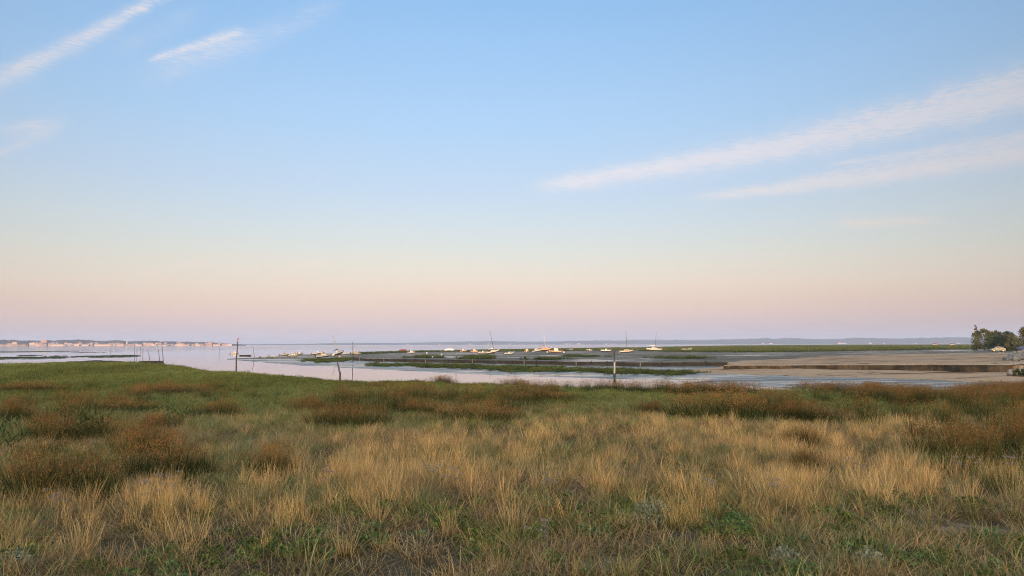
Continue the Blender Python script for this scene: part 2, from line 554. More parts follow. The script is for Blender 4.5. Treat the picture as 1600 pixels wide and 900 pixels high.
def ground_mat():
    m, g = new_mat('ground')
    geo = g.n('ShaderNodeNewGeometry')
    P = geo.outputs['Position']
    za = g.n('ShaderNodeAttribute', attribute_name='zone')
    sep = g.n('ShaderNodeSeparateColor')
    g.l(za.outputs['Color'], sep.inputs[0])
    sand, green, wet = sep.outputs
    zb = g.n('ShaderNodeAttribute', attribute_name='soil')
    soil = zb.outputs['Fac']
    n1 = g.noise(P, .25, 5.0, .6)
    n2 = g.noise(P, 2.5, 4.0, .6)
    n3 = g.noise(P, 14.0, 4.0, .6)
    mp = g.n('ShaderNodeMapping')
    mp.inputs['Scale'].default_value = (.06, .35, 1)
    g.l(P, mp.inputs[0])
    streak = g.noise(mp.outputs[0], 1.0, 5.0, .62)
    mudc = g.mix(g.mr(streak, .35, .65), (.115, .09, .066), (.20, .16, .12))
    mudc = g.mix(g.mr(n1, .52, .66), mudc, (.05, .055, .03))
    sandc = g.mix(g.mr(n2, .3, .7), (.47, .31, .20), (.38, .25, .16))
    sandc = g.mix(g.mr(streak, .535, .60), sandc, (.15, .088, .054))
    greenc = g.mix(g.mr(n1, .35, .65), (.045, .062, .022), (.075, .085, .03))
    soilc = g.mix(g.mr(n2, .35, .65), (.075, .058, .038), (.045, .045, .024))
    soilc = g.mix(g.mr(n3, .58, .7), soilc, (.15, .11, .075))
    # thin wrack lines left by the tide
    mp3 = g.n('ShaderNodeMapping')
    mp3.inputs['Scale'].default_value = (.022, .10, 1)
    g.l(P, mp3.inputs[0])
    wr = g.noise(mp3.outputs[0], 1.0, 6.0, .6)
    wline = g.m('SUBTRACT', 1.0, g.mr(g.m('ABSOLUTE', g.m('SUBTRACT', wr, .5)), .004, .022))
    wline = g.m('MULTIPLY', wline, g.mr(n1, .42, .55))
    sandc = g.mix(g.m('MULTIPLY', wline, .85), sandc, (.085, .052, .034))
    mudc = g.mix(g.m('MULTIPLY', wline, .7), mudc, (.04, .042, .024))
    c = g.mix(sand, mudc, sandc)
    c = g.mix(g.m('MULTIPLY', green, g.mr(streak, .3, .5, .55, 1.0)), c, greenc)
    c = g.mix(soil, c, soilc)
    bare = g.n('ShaderNodeAttribute', attribute_name='bare')
    c = g.mix(g.m('MULTIPLY', bare.outputs['Fac'], g.mr(n2, .42, .60)), c, (.20, .155, .115))
    p = g.n('ShaderNodeBsdfPrincipled')
    g.l(c, p.inputs['Base Color'])
    mp2 = g.n('ShaderNodeMapping')
    mp2.inputs['Scale'].default_value = (.035, .11, 1)
    g.l(P, mp2.inputs[0])
    low = g.noise(mp2.outputs[0], 1.0, 4.0, .55)
    pool = g.m('MULTIPLY', g.m('MINIMUM', g.m('MULTIPLY', wet, 2.0), 1.0), g.mr(low, .545, .60))     # shallow standing water
    ro = g.m('SUBTRACT', .9, g.m('MULTIPLY', wet, g.mr(streak, .36, .6, .42, .72)))
    ro = g.m('ADD', g.m('MULTIPLY', ro, g.m('SUBTRACT', 1.0, pool)), g.m('MULTIPLY', pool, .08))
    g.l(ro, p.inputs['Roughness'])
    p.inputs['IOR'].default_value = 1.36
    g.put(p.inputs['Specular IOR Level'], g.m('ADD', .06, g.m('MULTIPLY', g.m('MAXIMUM', pool, g.mr(wet, .5, .9)), .44)))
    h = g.m('ADD', g.m('MULTIPLY', n2, .6), g.m('MULTIPLY', n3, .25))
    b = g.n('ShaderNodeBump')
    b.inputs['Distance'].default_value = .10
    g.put(b.inputs['Strength'], g.m('MULTIPLY', .8, g.m('SUBTRACT', 1.0, g.m('MULTIPLY', pool, .95))))
    g.l(h, b.inputs['Height'])
    g.l(b.outputs[0], p.inputs['Normal'])
    g.l(p.outputs[0], g.out.inputs[0])
    return m


def water_mat():
    m, g = new_mat('water')
    geo = g.n('ShaderNodeNewGeometry')
    P = geo.outputs['Position']
    sp = g.n('ShaderNodeSeparateXYZ')
    g.l(P, sp.inputs[0])
    dist = sp.outputs[1]
    mp = g.n('ShaderNodeMapping')
    mp.inputs['Scale'].default_value = (.0035, .012, 1)
    g.l(P, mp.inputs[0])
    wind = g.noise(mp.outputs[0], 1.0, 4.0, .55)
    w1 = g.noise(P, 1.3, 3.0, .5)
    b = g.n('ShaderNodeBump')
    b.inputs['Distance'].default_value = .06
    g.put(b.inputs['Strength'], g.m('MULTIPLY', g.mr(dist, 90, 900, .03, .30), g.mr(wind, .4, .62, .35, 1.0)))
    g.l(w1, b.inputs['Height'])
    p = g.n('ShaderNodeBsdfPrincipled')
    p.inputs['Base Color'].default_value = (.075, .078, .076, 1)
    p.inputs['IOR'].default_value = 1.6
    g.l(g.mr(dist, 90, 900, .015, .07), p.inputs['Roughness'])
    g.l(b.outputs[0], p.inputs['Normal'])
    g.l(p.outputs[0], g.out.inputs[0])
    return m


def hill_mat(a=(.02, .024, .022), b=(.042, .042, .036)):
    m, g = new_mat('forest_hill')
    geo = g.n('ShaderNodeNewGeometry')
    nz = g.noise(geo.outputs['Position'], .02, 5.0, .6)
    c = g.mix(g.mr(nz, .35, .65), a, b)
    d = g.n('ShaderNodeBsdfDiffuse')
    g.l(c, d.inputs[0])
    g.l(d.outputs[0], g.out.inputs[0])
    return m


def inpoly(px, py, poly):
    c = np.zeros(px.shape, bool)
    n = len(poly)
    for i in range(n):
        x0, y0 = poly[i]
        x1, y1 = poly[(i + 1) % n]
        if y0 == y1:
            continue
        c ^= ((y0 > py) != (y1 > py)) & (px < (x1 - x0) * (py - y0) / (y1 - y0) + x0)
    return c


SAND = [[(1128, 566), (1160, 563.5), (1240, 560), (1290, 556.5), (1380, 553.8), (1440, 552.8), (1500, 553), (1640, 550), (1640, 572), (1128, 572)],
        [(1040, 579), (1090, 576.5), (1137, 572), (1640, 576), (1640, 602), (1560, 598), (1500, 596), (1440, 592.5), (1340, 590), (1260, 588.5), (1200, 586.5), (1110, 583.5)]]
CORD = [[(578, 569), (700, 570.5), (800, 573), (900, 575.8), (1000, 578.5), (1040, 580.5), (1100, 581.5), (1108, 581), (1062, 585.5), (1000, 584.5), (960, 584), (900, 581),
         (860, 580), (785, 580.5), (782, 577), (740, 576), (725, 574.5), (690, 574), (660, 573), (600, 571.5), (580, 571.5)],
        [(478, 562.5), (500, 561), (520, 559.5), (552, 558.5), (552, 563), (520, 565), (490, 565)]]
MEADOW = [[(555, 552.2), (600, 550.6), (640, 549.3), (700, 548.5), (700, 549.6), (640, 550.6), (600, 551.9), (560, 553.4)],
          [(1000, 559.5), (1080, 558.6), (1120, 560), (1060, 561)], [(985, 546), (1000, 543.5), (1100, 541), (1200, 539), (1350, 536), (1540, 535), (1540, 545), (1440, 546.6), (1360, 548), (1240, 549.6), (1150, 550.5), (1060, 550), (1000, 548.5)],
          [(714, 560.5), (730, 557.5), (760, 556), (772, 557.5), (770, 561.5), (730, 561.8)],
          [(690, 548.6), (760, 547), (900, 544.5), (1000, 543.5), (1000, 547), (900, 548), (800, 549), (700, 549.5)],
          [(620, 559), (650, 557.6), (700, 558.2), (690, 559.6)], [(800, 562), (860, 560.5), (900, 561.5), (860, 562.6)], [(880, 557), (890, 556), (960, 557.5), (900, 558.5)]]


def build_ground():
    azf = np.radians(np.arange(-41, 41.001, .1))
    azc = np.radians(np.concatenate([np.arange(-180, -41, 5.0), np.arange(41.0, 180, 5.0)[1:]]))
    az = np.unique(np.concatenate([azf, azc]))
    r = [1.0]
    while r[-1] < 11000:
        r.append(r[-1] * (1.0085 if r[-1] < 420 else 1.03 if r[-1] < 3000 else 1.2))
    r = np.array(r)
    A, Rr = np.meshgrid(az, r, indexing='ij')
    x, y = Rr * np.sin(A), Rr * np.cos(A)
    z = H(x, y)
    na, nr = A.shape
    V = np.stack([x, y, z], -1).reshape(-1, 3)
    idx = np.arange(na * nr).reshape(na, nr)
    nxt = np.roll(idx, -1, 0)
    F = np.stack([idx[:, :-1], idx[:, 1:], nxt[:, 1:], nxt[:, :-1]], -1).reshape(-1, 4)
    V = np.vstack([V, [[0, 0, float(np.mean(z[:, 0]))]]])
    F3 = np.stack([np.full(na, len(V) - 1), idx[:, 0], nxt[:, 0]], -1)
    # zones, ragged edges from noise in the plan
    px, py, dep = project(x, y, z)
    jx = (fbm(x * .5, y * .25, 31) - .5) * 22
    jy = (fbm(x * .3, y * .12, 41) - .5) * 3.0
    front = dep > 5
    def zone(polys):
        q = np.zeros(x.shape, bool)
        for p in polys:
            q |= inpoly(px + jx, py + jy, p)
        return (q & front).astype(float)
    E = np.interp(A, *EDGE)
    soil = 1 - sstep((Rr - E) / 1.0)
    soil = np.where(np.abs(A) > 1.2, 1, soil)
    isl = np.where((A < AZ_TIP) & (Rr > E + 3) & (z > .08), 1.0, 0)
    sand = zone(SAND) * (1 - soil)
    green = np.maximum(zone(CORD + MEADOW), isl) * (1 - soil)
    back = np.interp(A, *WALLP)
    wet = np.where(soil > .5, 0, 1.0) * (1 - sand) * (1 - .7 * green) * (1 - .55 * sstep((Rr - back) / 3.0))
    print('sand verts', sand.sum(), 'green', green.sum())
    bare = np.zeros(x.shape)
    for (bx, by, hw, hh, s) in BARE:
        bare = np.maximum(bare, s * np.clip(1.6 - (((px - bx) / hw) ** 2 + ((py - by) / hh) ** 2) * 1.2, 0, 1) * front)
    z1 = lambda a: np.append(a.ravel(), 1.0 if a is soil else 0.0)
    zone4 = np.stack([z1(sand), z1(green), z1(wet), np.ones(na * nr + 1)], -1)
    me = mesh_np('ground', V, [F, F3], ground_mat(), smooth=True,
                 attrs={'zone': ('FLOAT_COLOR', zone4.astype(np.float32)), 'soil': ('FLOAT', z1(soil).astype(np.float32)), 'bare': ('FLOAT', z1(bare).astype(np.float32))})
    tag(obj('ground', me), 'marsh soil, wet grey mudflat and tan sand around the tidal channel', 'ground', kind='structure')


BARE = [(1450, 822, 90, 12, 1.0), (1530, 832, 60, 10, .9), (1420, 800, 40, 6, .8), (950, 880, 60, 14, .6), (1050, 872, 50, 12, .5), (1275, 825, 40, 8, .7), (840, 850, 50, 10, .4), (1180, 890, 80, 12, .4)]
build_ground()

# water: one sheet out to the far shore
def build_water():
    n = 96
    rr = [20, 60, 150, 400, 1000, 3000, 11000]
    V, F = [], []
    for q in rr:
        for k in range(n):
            a = -1.35 + 2.7 * k / (n - 1)
            V.append((q * math.sin(a), q * math.cos(a), 0))
    for i in range(len(rr) - 1):
        for k in range(n - 1):
            F.append((i * n + k, i * n + k + 1, (i + 1) * n + k + 1, (i + 1) * n + k))
    tag(obj('water', mesh_np('water', V, [np.array(F)[:, ::-1]], water_mat(), smooth=True)), 'calm pale pink tidal water of the bay and the channel', 'water', kind='structure')


build_water()

# ------------------------------------------------------------------ far shores
HILL = hill_mat()


def hills(name, label, prof, r0, depth, seed, base=-.3):
    """prof: list of (px, height in m) seen along the shore at range r0"""
    pa = [math.atan2(*pixdir(p, 500)[:2]) for p, _ in prof]
    ph = [h for _, h in prof]
    az = np.linspace(pa[0], pa[-1], 700)
    ds = np.linspace(0, 1, 14)
    A, D = np.meshgrid(az, ds, indexing='ij')
    top = np.interp(A, pa, ph)
    rr = r0 + depth * D
    x, y = rr * np.sin(A), rr * np.cos(A)
    nz = fbm(x * 8 / r0 * 12, y * 8 / r0 * 12, seed, 4)
    shape = sstep(D / .55) * (1 - sstep((D - .6) / .4))
    rise = np.where(D < .04, 0, .22)
    z = base + .82 * top * (shape * (.62 + .7 * nz) + np.minimum(rise, shape * 10 + .0) * (.6 + .9 * fbm(x * 60 / r0 * 6, y * 60 / r0 * 6, seed + 7)))
    z = np.where(D <= 0, base, z)
    na, nd = A.shape
    idx = np.arange(na * nd).reshape(na, nd)
    F = np.stack([idx[:-1, :-1], idx[:-1, 1:], idx[1:, 1:], idx[1:, :-1]], -1).reshape(-1, 4)[:, ::-1]
    tag(obj(name, mesh_np(name, np.stack([x, y, z], -1).reshape(-1, 3), [F], HILL)), label, 'hills', kind='structure')


hills('hills', 'long low wooded hills hazy along the far side of the bay',
      [(-400, 20), (200, 18), (380, 10), (470, 12), (560, 22), (620, 20), (700, 30), (780, 38), (830, 30), (900, 40), (1000, 46), (1100, 42), (1180, 56), (1240, 60), (1290, 46), (1330, 60), (1400, 52), (1500, 60), (1560, 55), (2000, 50)], 7600, 1500, 3)
HILL = hill_mat((.05, .045, .045), (.10, .085, .08))
hills('hills', 'nearer wooded ridge rising behind the far town at the left',
      [(-500, 26), (0, 26), (60, 22), (110, 26), (160, 22), (220, 20), (300, 18), (340, 14), (385, 3)], 3330, 600, 13)

M = {}
M['house_pink'] = simple('house_render_pale', (.36, .265, .24), .8, .1, .05)
M['house_white'] = simple('house_render_white', (.46, .37, .335), .8, .08, .05)
M['house_tan'] = simple('house_render_tan', (.32, .225, .18), .8, .15, .05)
M['roof_tile'] = simple('roof_tile', (.38, .2, .14), .8, .25, .2)
M['roof_grey'] = simple('roof_grey', (.35, .34, .34), .8, .2, .2)
M['dark_glass'] = simple('dark_glass', (.03, .035, .04), .12, .2, 3)


def building(px, dist, wpx, hm, wallm, roofm, label, roof='gable', z0=0.6, name='building', cat='building', group=None, rz=0.0):
    d = pixdir(px, 536)
    az = math.atan2(d[0], d[1])
    x, y = dist * math.sin(az), dist * math.cos(az)
    hm *= .8
    w = wpx * dist / FPX
    dp = max(8.0, min(w * .6, 18))
    e = empty(name, (x, y, z0), label, cat, group, (0, 0, -az + rz))
    b = MB()
    b.box((0, 0, hm / 2 - 1.0), (w, dp, hm + 2.0))
    wl = b.build('wall', M[wallm], e)
    rfm = MB()
    if roof == 'gable':
        rh = min(3.2, dp * .25)
        o = .5
        rfm.add([(-w / 2 - o, -dp / 2 - o, hm + .02), (w / 2 + o, -dp / 2 - o, hm + .02), (w / 2 + o, dp / 2 + o, hm + .02), (-w / 2 - o, dp / 2 + o, hm + .02),
                 (-w / 2 + dp * .25, 0, hm + rh), (w / 2 - dp * .25, 0, hm + rh)], [(0, 1, 5, 4), (2, 3, 4, 5), (1, 2, 5), (3, 0, 4), (3, 2, 1, 0)])
    elif roof == 'spire':
        k = w / 2 + .3
        rfm.add([(-k, -k, hm), (k, -k, hm), (k, k, hm), (-k, k, hm), (0, 0, hm + w * 2.2)], [(0, 1, 4), (1, 2, 4), (2, 3, 4), (3, 0, 4), (3, 2, 1, 0)])
    else:
        rfm.box((0, 0, hm + .35), (w + .4, dp + .4, .7))
        rfm.box((w * .2, 0, hm + 1.6), (min(4, w * .3), 4, 1.8))
    rfm.build('roof', M[roofm], e)
    return e


TOWN_G = 'buildings of the far town'
building(68, 3480, 7.0, 24, 'house_tan', 'roof_grey', 'big square tower block standing highest above the ridge of the far town', 'flat', 6)
building(50, 3290, 6.0, 14, 'house_white', 'roof_grey', 'bright boxy block below and left of the tower block in the far town', 'flat', 1)
building(58.5, 3280, 5.0, 8, 'house_white', 'roof_tile', 'low bright house just right of the bright boxy block in the far town', 'gable', 1)
building(161, 3260, 19, 6.5, 'house_white', 'roof_tile', 'longest low white waterfront building of the far town', 'gable', .7)
building(198, 3300, 1.8, 15, 'house_white', 'roof_grey', 'slim church tower with a pointed spire in the far town', 'spire', 2, cat='church tower')
building(231, 3280, 13, 12, 'house_pink', 'roof_tile', 'wide tall pink block at the right middle of the far town', 'flat', .8)
building(103, 3290, 2.2, 15, 'house_pink', 'roof_grey', 'narrow tall pale block left of the middle of the far town', 'flat', .8)
_r = random.Random(5)
px = 1.5
while px < 362:
    wd = _r.choice([2.4, 3, 3.5, 4, 5, 6, 8])
    h = _r.choice([4.5, 5.5, 6, 7, 9]) * (1.0 if px < 250 else .85)
    if not any(abs(px - q) < k for q, k in ((50, 5), (58.5, 4), (161, 10), (198, 2.5), (231, 8), (103, 2.5))):
        building(px, 3255 + _r.uniform(0, 30), wd, h, _r.choice(['house_pink', 'house_white', 'house_white', 'house_tan']), _r.choice(['roof_tile', 'roof_tile', 'roof_grey']),
                 'small pale house in the row along the far town waterfront', 'gable', .7, 'house', 'house', TOWN_G)
    px += wd * .72 + _r.choice([.5, 1.0, 2.2, 4.5])
for k in range(34):
    q = _r.uniform(2, 345)
    building(q, 3340 + _r.uniform(0, 60), _r.choice([2.4, 3, 4, 5]), _r.choice([6, 7, 8, 9]), _r.choice(['house_pink', 'house_pink', 'house_white', 'house_tan']), _r.choice(['roof_tile', 'roof_grey']),
             'small hazy house on the wooded slope behind the far town waterfront', 'gable', _r.uniform(3, 8), 'house', 'house', 'houses on the slope of the far town')
for lo, hi, n, nm in ((624, 800, 5, 'far hills behind the grounded boats'), (882, 912, 6, 'far shore just left of the cream sailboat'), (945, 968, 4, 'far shore behind the upturned white hull'),
                      (1192, 1208, 4, 'far shore below the highest right hill'), (1308, 1386, 10, 'far shore below the right hills'), (1410, 1500, 3, 'far shore near the trees at the right')):
    for k in range(n):
        building(_r.uniform(lo, hi), 7560, _r.choice([1.8, 2.4, 3.2]), _r.choice([7, 9, 11]), 'house_white', 'roof_tile',
                 'tiny white house on the ' + nm, 'gable', .6, 'house', 'house', 'white houses on the ' + nm)

# ------------------------------------------------------------------ haze
def haze():
    b = MB()
    b.box((0, 0, 48.5), (23000, 23000, 101))
    m, g = new_mat('haze_air')
    v = g.n('ShaderNodeVolumePrincipled')
    v.inputs['Color'].default_value = (.60, .73, 1.0, 1)
    v.inputs['Density'].default_value = 1.2e-4
    v.inputs['Anisotropy'].default_value = 0.1
    g.l(v.outputs[0], g.out.inputs['Volume'])
    o = tag(b.build('haze', m), 'thin pale morning haze over the bay', 'haze', kind='stuff')
    return o


haze()

# ------------------------------------------------------------------ walls along the mudflat
M['timber_dark'] = simple('tarred_timber', (.016, .014, .013), .9, .4, 3.0, col2=(.035, .03, .025), bump=.4)
M['timber_grey'] = simple('weathered_timber', (.22, .19, .165), .85, .35, 6.0, bump=.3)
M['rubble'] = simple('rubble_stone', (.085, .062, .042), .95, .5, .55, col2=(.016, .014, .012), bump=.8)
M['concrete'] = simple('pale_concrete', (.34, .295, .25), .85, .2, 2.0)


def wall_pts(W):
    out = []
    for (px_, py_, zt, zb_) in W:
        x, y = UP(px_, py_, zt)
        out.append((x, y, zt, zb_))
    return out


def resample(pts, step):
    out = []
    for a, b in zip(pts[:-1], pts[1:]):
        n = max(1, int(math.hypot(b[0] - a[0], b[1] - a[1]) / step))
        for i in range(n):
            t = i / n
            out.append(tuple(a[k] + (b[k] - a[k]) * t for k in range(4)))
    out.append(pts[-1])
    return out


def strip(mb, pts, thick, zlo, zhi, mi=0, jit=0.0, rnd=random.Random(2), off=0.0):
    rings = []
    for i, p in enumerate(pts):
        a, b = pts[max(i - 1, 0)], pts[min(i + 1, len(pts) - 1)]
        t = Vector((b[0] - a[0], b[1] - a[1], 0)).normalized()
        n = Vector((t.y, -t.x, 0))
        if n.y > 0: n = -n          # n faces the camera
        c = Vector((p[0], p[1], 0)) + n * off
        j = lambda: rnd.uniform(-jit, jit)
        lo, hi = zlo(p), zhi(p)
        A, B = c + n * thick / 2, c - n * thick / 2
        rings.append([(A.x + j(), A.y + j(), lo), (A.x + n.x * j(), A.y + n.y * j(), (lo + hi) / 2 + j()), (A.x + j(), A.y + j(), hi + j() * .4), (B.x, B.y, hi + j() * .4), (B.x, B.y, lo)])
    mb.loft(rings, mi=mi)


e = empty('timber_wall', (*UP(850, 564, .5), 0.0), 'long dark tarred timber wall running across the mudflat behind the green cord grass', 'wall')
ox, oy = e.location.x, e.location.y
wa = [(x - ox, y - oy, zt, zb_) for x, y, zt, zb_ in wall_pts(WALL_A)]
fine_ = resample(wa, .9)
b = MB()
rw = random.Random(3)
for k in range(4):                    # four courses of boards, each a little out of line
    strip(b, fine_, .12, lambda p, k=k: p[3] - .25 + (p[2] - p[3] + .2) * k / 4, lambda p, k=k: p[3] - .25 + (p[2] - p[3] + .2) * (k + .95) / 4, jit=.025, rnd=rw, off=rw.uniform(-.03, .03))
b.build('boards', M['timber_dark'], e)
posts = resample(wa, 2.6)
for i, p in enumerate(posts):
    b = MB()
    h = p[2] + rw.uniform(-.06, .14)
    b.tube([(p[0] + .02, p[1] - .16, p[3] - .5), (p[0] + rw.uniform(-.03, .03), p[1] - .16, h)], [.09, .075], 6)
    b.build('post', M['timber_grey'] if i % 4 == 1 else M['timber_dark'], e)
e = empty('stone_wall', (*UP(1370, 572, .8), 0.0), 'low rubble stone wall with a pale concrete coping in front of the sand', 'wall')
ox, oy = e.location.x, e.location.y
wb_ = [(x - ox, y - oy, zt, zb_) for x, y, zt, zb_ in wall_pts(WALL_B)]
b = MB()
strip(b, resample(wb_, .28), 1.5, lambda p: p[3] - .5, lambda p: p[2] - .1, jit=.09, rnd=rw, off=-.5)
b.build('rubble', M['rubble'], e)
xe, ye = UP(1640, 562, 1.6)
b = MB()
strip(b, resample(wb_ + [(xe - ox, ye - oy, 1.6, 1.2)], 1.5), .62, lambda p: p[2] - .098, lambda p: p[2] - .02 + rw.uniform(-.03, .03), jit=.03, rnd=rw)
b.build('coping', M['concrete'], e)

# boulders of the rock armour
M['boulder'] = simple('grey_boulder', (.20, .20, .21), .85, .5, 1.3, col2=(.10, .10, .10), bump=.6)
M['boulder_pale'] = simple('pale_boulder', (.26, .22, .18), .85, .4, 1.3, bump=.6)


def boulder_mesh(seed):
    q = random.Random(seed)
    b = MB()
    b.ball((0, 0, 0), 1.0, 9)
    b.v = [tuple(c * (1 + .28 * (vnoise(np.array(v[0] * 1.4 + seed * 9 + v[2]), np.array(v[1] * 1.4 + v[2] * .9), seed) - .5) * 2) * s for c, s in zip(v, (1.0, .85, .72))) for v in b.v]
    return b


BM = [boulder_mesh(k).mesh('boulder', M['boulder']) for k in range(4)]
BMP = [boulder_mesh(k + 9).mesh('boulder', M['boulder_pale']) for k in range(3)]
rb = random.Random(4)
for k in range(46):
    u, v = rb.random(), rb.random()
    px_ = 1573 + 50 * u
    py_ = 551 + (v * 14) + (8 if px_ < 1580 and v < .5 else 0)
    x, y, z = ground(px_, py_)
    o = obj('boulder', rb.choice(BM))
    s = rb.uniform(.28, .62)
    o.location, o.scale, o.rotation_euler = (x, y, z + .12 + max(0, (px_ - 1573)) * .012), (s, s, s), (rb.random() * 6, rb.random() * 6, rb.random() * 6)
    tag(o, 'grey boulder in the rock armour bank at the right edge above the sand', 'boulder', 'boulders of the rock armour bank')
for k in range(16):
    px_ = 1553 + k * 3.1 + rb.uniform(-1, 1)
    x, y, z = ground(px_, 571.5 - max(0, px_ - 1575) * .14)
    o = obj('boulder', rb.choice(BMP))
    s = rb.uniform(.18, .36)
    o.location, o.scale, o.rotation_euler = (x, y, z + .1), (s, s, s), (rb.random() * 6, rb.random() * 6, rb.random() * 6)
    tag(o, 'pale boulder in the line beside the right end of the stone wall', 'boulder', 'pale boulders at the wall end')
for k in range(22):
    px_ = rb.uniform(1574, 1630)
    py_ = rb.uniform(576, 578 + (px_ - 1574) * .75)
    x, y, z = ground(px_, py_)
    o = obj('boulder', rb.choice(BM))
    s = rb.uniform(.2, .42)
    o.location, o.scale, o.rotation_euler = (x, y, z + .1), (s, s, s), (rb.random() * 6, rb.random() * 6, rb.random() * 6)
    tag(o, 'dark boulder in the heap below the right end of the stone wall', 'boulder', 'dark boulders below the wall')

# ------------------------------------------------------------------ trees
M['bark'] = simple('bark', (.10, .075, .055), .9, .4, 5.0, bump=.5)


def leaf_mat(name, c1, c2):
    m, g = new_mat(name)
    at_ = g.n('ShaderNodeAttribute', attribute_name='rv')
    c = g.mix(at_.outputs['Fac'], c1, c2)
    d = g.n('ShaderNodeBsdfDiffuse')
    t = g.n('ShaderNodeBsdfTranslucent')
    g.l(c, d.inputs[0]); g.l(c, t.inputs[0])
    mx = g.n('ShaderNodeMixShader')
    mx.inputs[0].default_value = .25
    g.l(d.outputs[0], mx.inputs[1]); g.l(t.outputs[0], mx.inputs[2])
    g.l(mx.outputs[0], g.out.inputs[0])
    return m


M['leaf_green'] = leaf_mat('leaves_green', (.055, .075, .034), (.15, .165, .075))
M['leaf_dark'] = leaf_mat('leaves_dark', (.04, .058, .034), (.11, .13, .07))
M['leaf_brown'] = leaf_mat('leaves_brown', (.10, .07, .03), (.17, .11, .05))
M['leaf_olive'] = leaf_mat('leaves_olive', (.07, .07, .032), (.15, .135, .062))


def leaf_cloud(centres, rads, n, size, rng):
    """n leaf quads spread through blobs"""
    k = rng.integers(0, len(centres), n)
    d = rng.normal(size=(n, 3))
    d /= np.linalg.norm(d, axis=1)[:, None]
    p = np.asarray(centres)[k] + d * (np.asarray(rads)[k] * rng.random(n) ** .45)[:, None]
    a, bb = rng.normal(size=(n, 3)), rng.normal(size=(n, 3))
    a /= np.linalg.norm(a, axis=1)[:, None]
    bb -= a * (a * bb).sum(1)[:, None]
    bb /= np.linalg.norm(bb, axis=1)[:, None]
    s = size * rng.uniform(.6, 1.3, n)[:, None]
    V = np.stack([p - a * s, p - bb * s * .5, p + a * s, p + bb * s * .5], 1).reshape(-1, 3)
    F = np.arange(n * 4).reshape(-1, 4)
    rv = np.repeat(np.clip(rng.random(len(centres))[k] * .6 + rng.random(n) * .4, 0, 1), 4)
    return V, F, rv


def tree(px_, py_, wpx, top_py, leafm, label, n=2600, nb=24, seed=1, name='tree', stem=.28, depth=.9):
    x, y, z = ground(px_, py_)
    d = math.hypot(x, y)
    h, w = (py_ - top_py) * d / FPX, wpx * d / FPX
    e = empty(name, (x, y, z), label, 'tree', 'trees at the right edge of the sand')
    rng = np.random.default_rng(seed)
    cs, rs = [], []
    tb = MB()
    tb.tube([(0, 0, -.3), (rng.normal() * .1, rng.normal() * .1, h * .25), (rng.normal() * .2, rng.normal() * .2, h * .62)], [.035 * h, .028 * h, .012 * h], 7)
    for k in range(nb):
        t = (k + rng.random()) / nb
        zz = h * (stem * .4 + (1 - stem * .4 - .08) * t)
        lim = math.sin(min(1, .25 + .75 * (1 - abs(2 * t - .85) ** 2.0 * .9)) * math.pi / 2)
        a = rng.random() * 6.283
        q = rng.random() ** .6 * w / 2 * max(lim, .25) * .95
        c = (q * math.cos(a), q * math.sin(a) * depth, zz)
        cs.append(c)
        rs.append(max(.22, w * rng.uniform(.09, .2)) * (1.0 if t < .8 else .6))
        if k % 3 == 0:
            tb.tube([(0, 0, zz * .55), (c[0] * .5, c[1] * .5, zz * .8), c], [.014 * h, .009 * h, .004 * h], 5)
    tb.build('trunk', M['bark'], e)
    V, F, rv = leaf_cloud(cs, rs, int(n * 1.5), .24 * (d / 240), rng)
    obj('crown', mesh_np('crown', V, [F], M[leafm], attrs={'rv': ('FLOAT', rv.astype(np.float32))}), e)
    return e


tree(1538, 547.5, 35, 519, 'leaf_green', 'broad green tree at the left end of the tree group on the sand', seed=1)
tree(1556, 545.5, 26, 521, 'leaf_brown', 'rusty brown crowned tree between the two green trees', seed=2, n=2200)
tree(1575, 547.5, 37, 523, 'leaf_dark', 'dark green tree behind the parked white car', seed=3)
tree(1604, 548, 46, 518.5, 'leaf_olive', 'tall olive green tree cut by the right edge', seed=4, n=3000)
tree(1526, 546, 5, 511, 'leaf_olive', 'thin spire shaped tree on the left side of the broad green tree', seed=5, n=420, nb=14, stem=.5)
tree(1586, 548.5, 26, 531, 'leaf_dark', 'low dark bushy tree filling the gap before the tall right tree', seed=6, n=1600, nb=16, stem=.1)
tree(1630, 548, 44, 517, 'leaf_dark', 'dark tree just beyond the right edge', seed=8, n=2000)


def shrub(px_, py_, wpx, top_py, leafm, label, seed, n=4200, leaf=.06, group='dark shrubs on the channel bank', name='shrub'):
    x, y, z = ground(px_, py_)
    d = math.hypot(x, y)
    h, w = (py_ - top_py) * d / FPX, wpx * d / FPX
    e = empty(name, (x, y, z), label, 'shrub', group)
    rng = np.random.default_rng(seed)
    tb, cs, rs = MB(), [], []
    for k in range(60):
        a, q = rng.random() * 6.283, rng.random() ** .5
        c = (math.cos(a) * q * w / 2, math.sin(a) * q * w / 3, h * rng.uniform(.25, .9) * (1 - .3 * q * q))
        cs.append(c); rs.append(h * rng.uniform(.06, .15))
        tb.tube([(c[0] * .4, c[1] * .4, -.05), (c[0] * .8, c[1] * .8, c[2] * .6), (c[0] * 1.1, c[1] * 1.1, c[2] * 1.12)], [.012, .009, .004], 4)
    tb.build('stems', M['bark'], e)
    V, F, rv = leaf_cloud(cs, rs, n, leaf, rng)
    obj('foliage', mesh_np('foliage', V, [F], M[leafm], attrs={'rv': ('FLOAT', rv.astype(np.float32))}), e)
    return e


M['leaf_rust'] = leaf_mat('leaves_rust_dark', (.035, .026, .018), (.11, .065, .035))
shrub(1598, 588, 26, 578, 'leaf_dark', 'dark green bush among the boulders at the right edge', 23, leaf=.08, group=None)

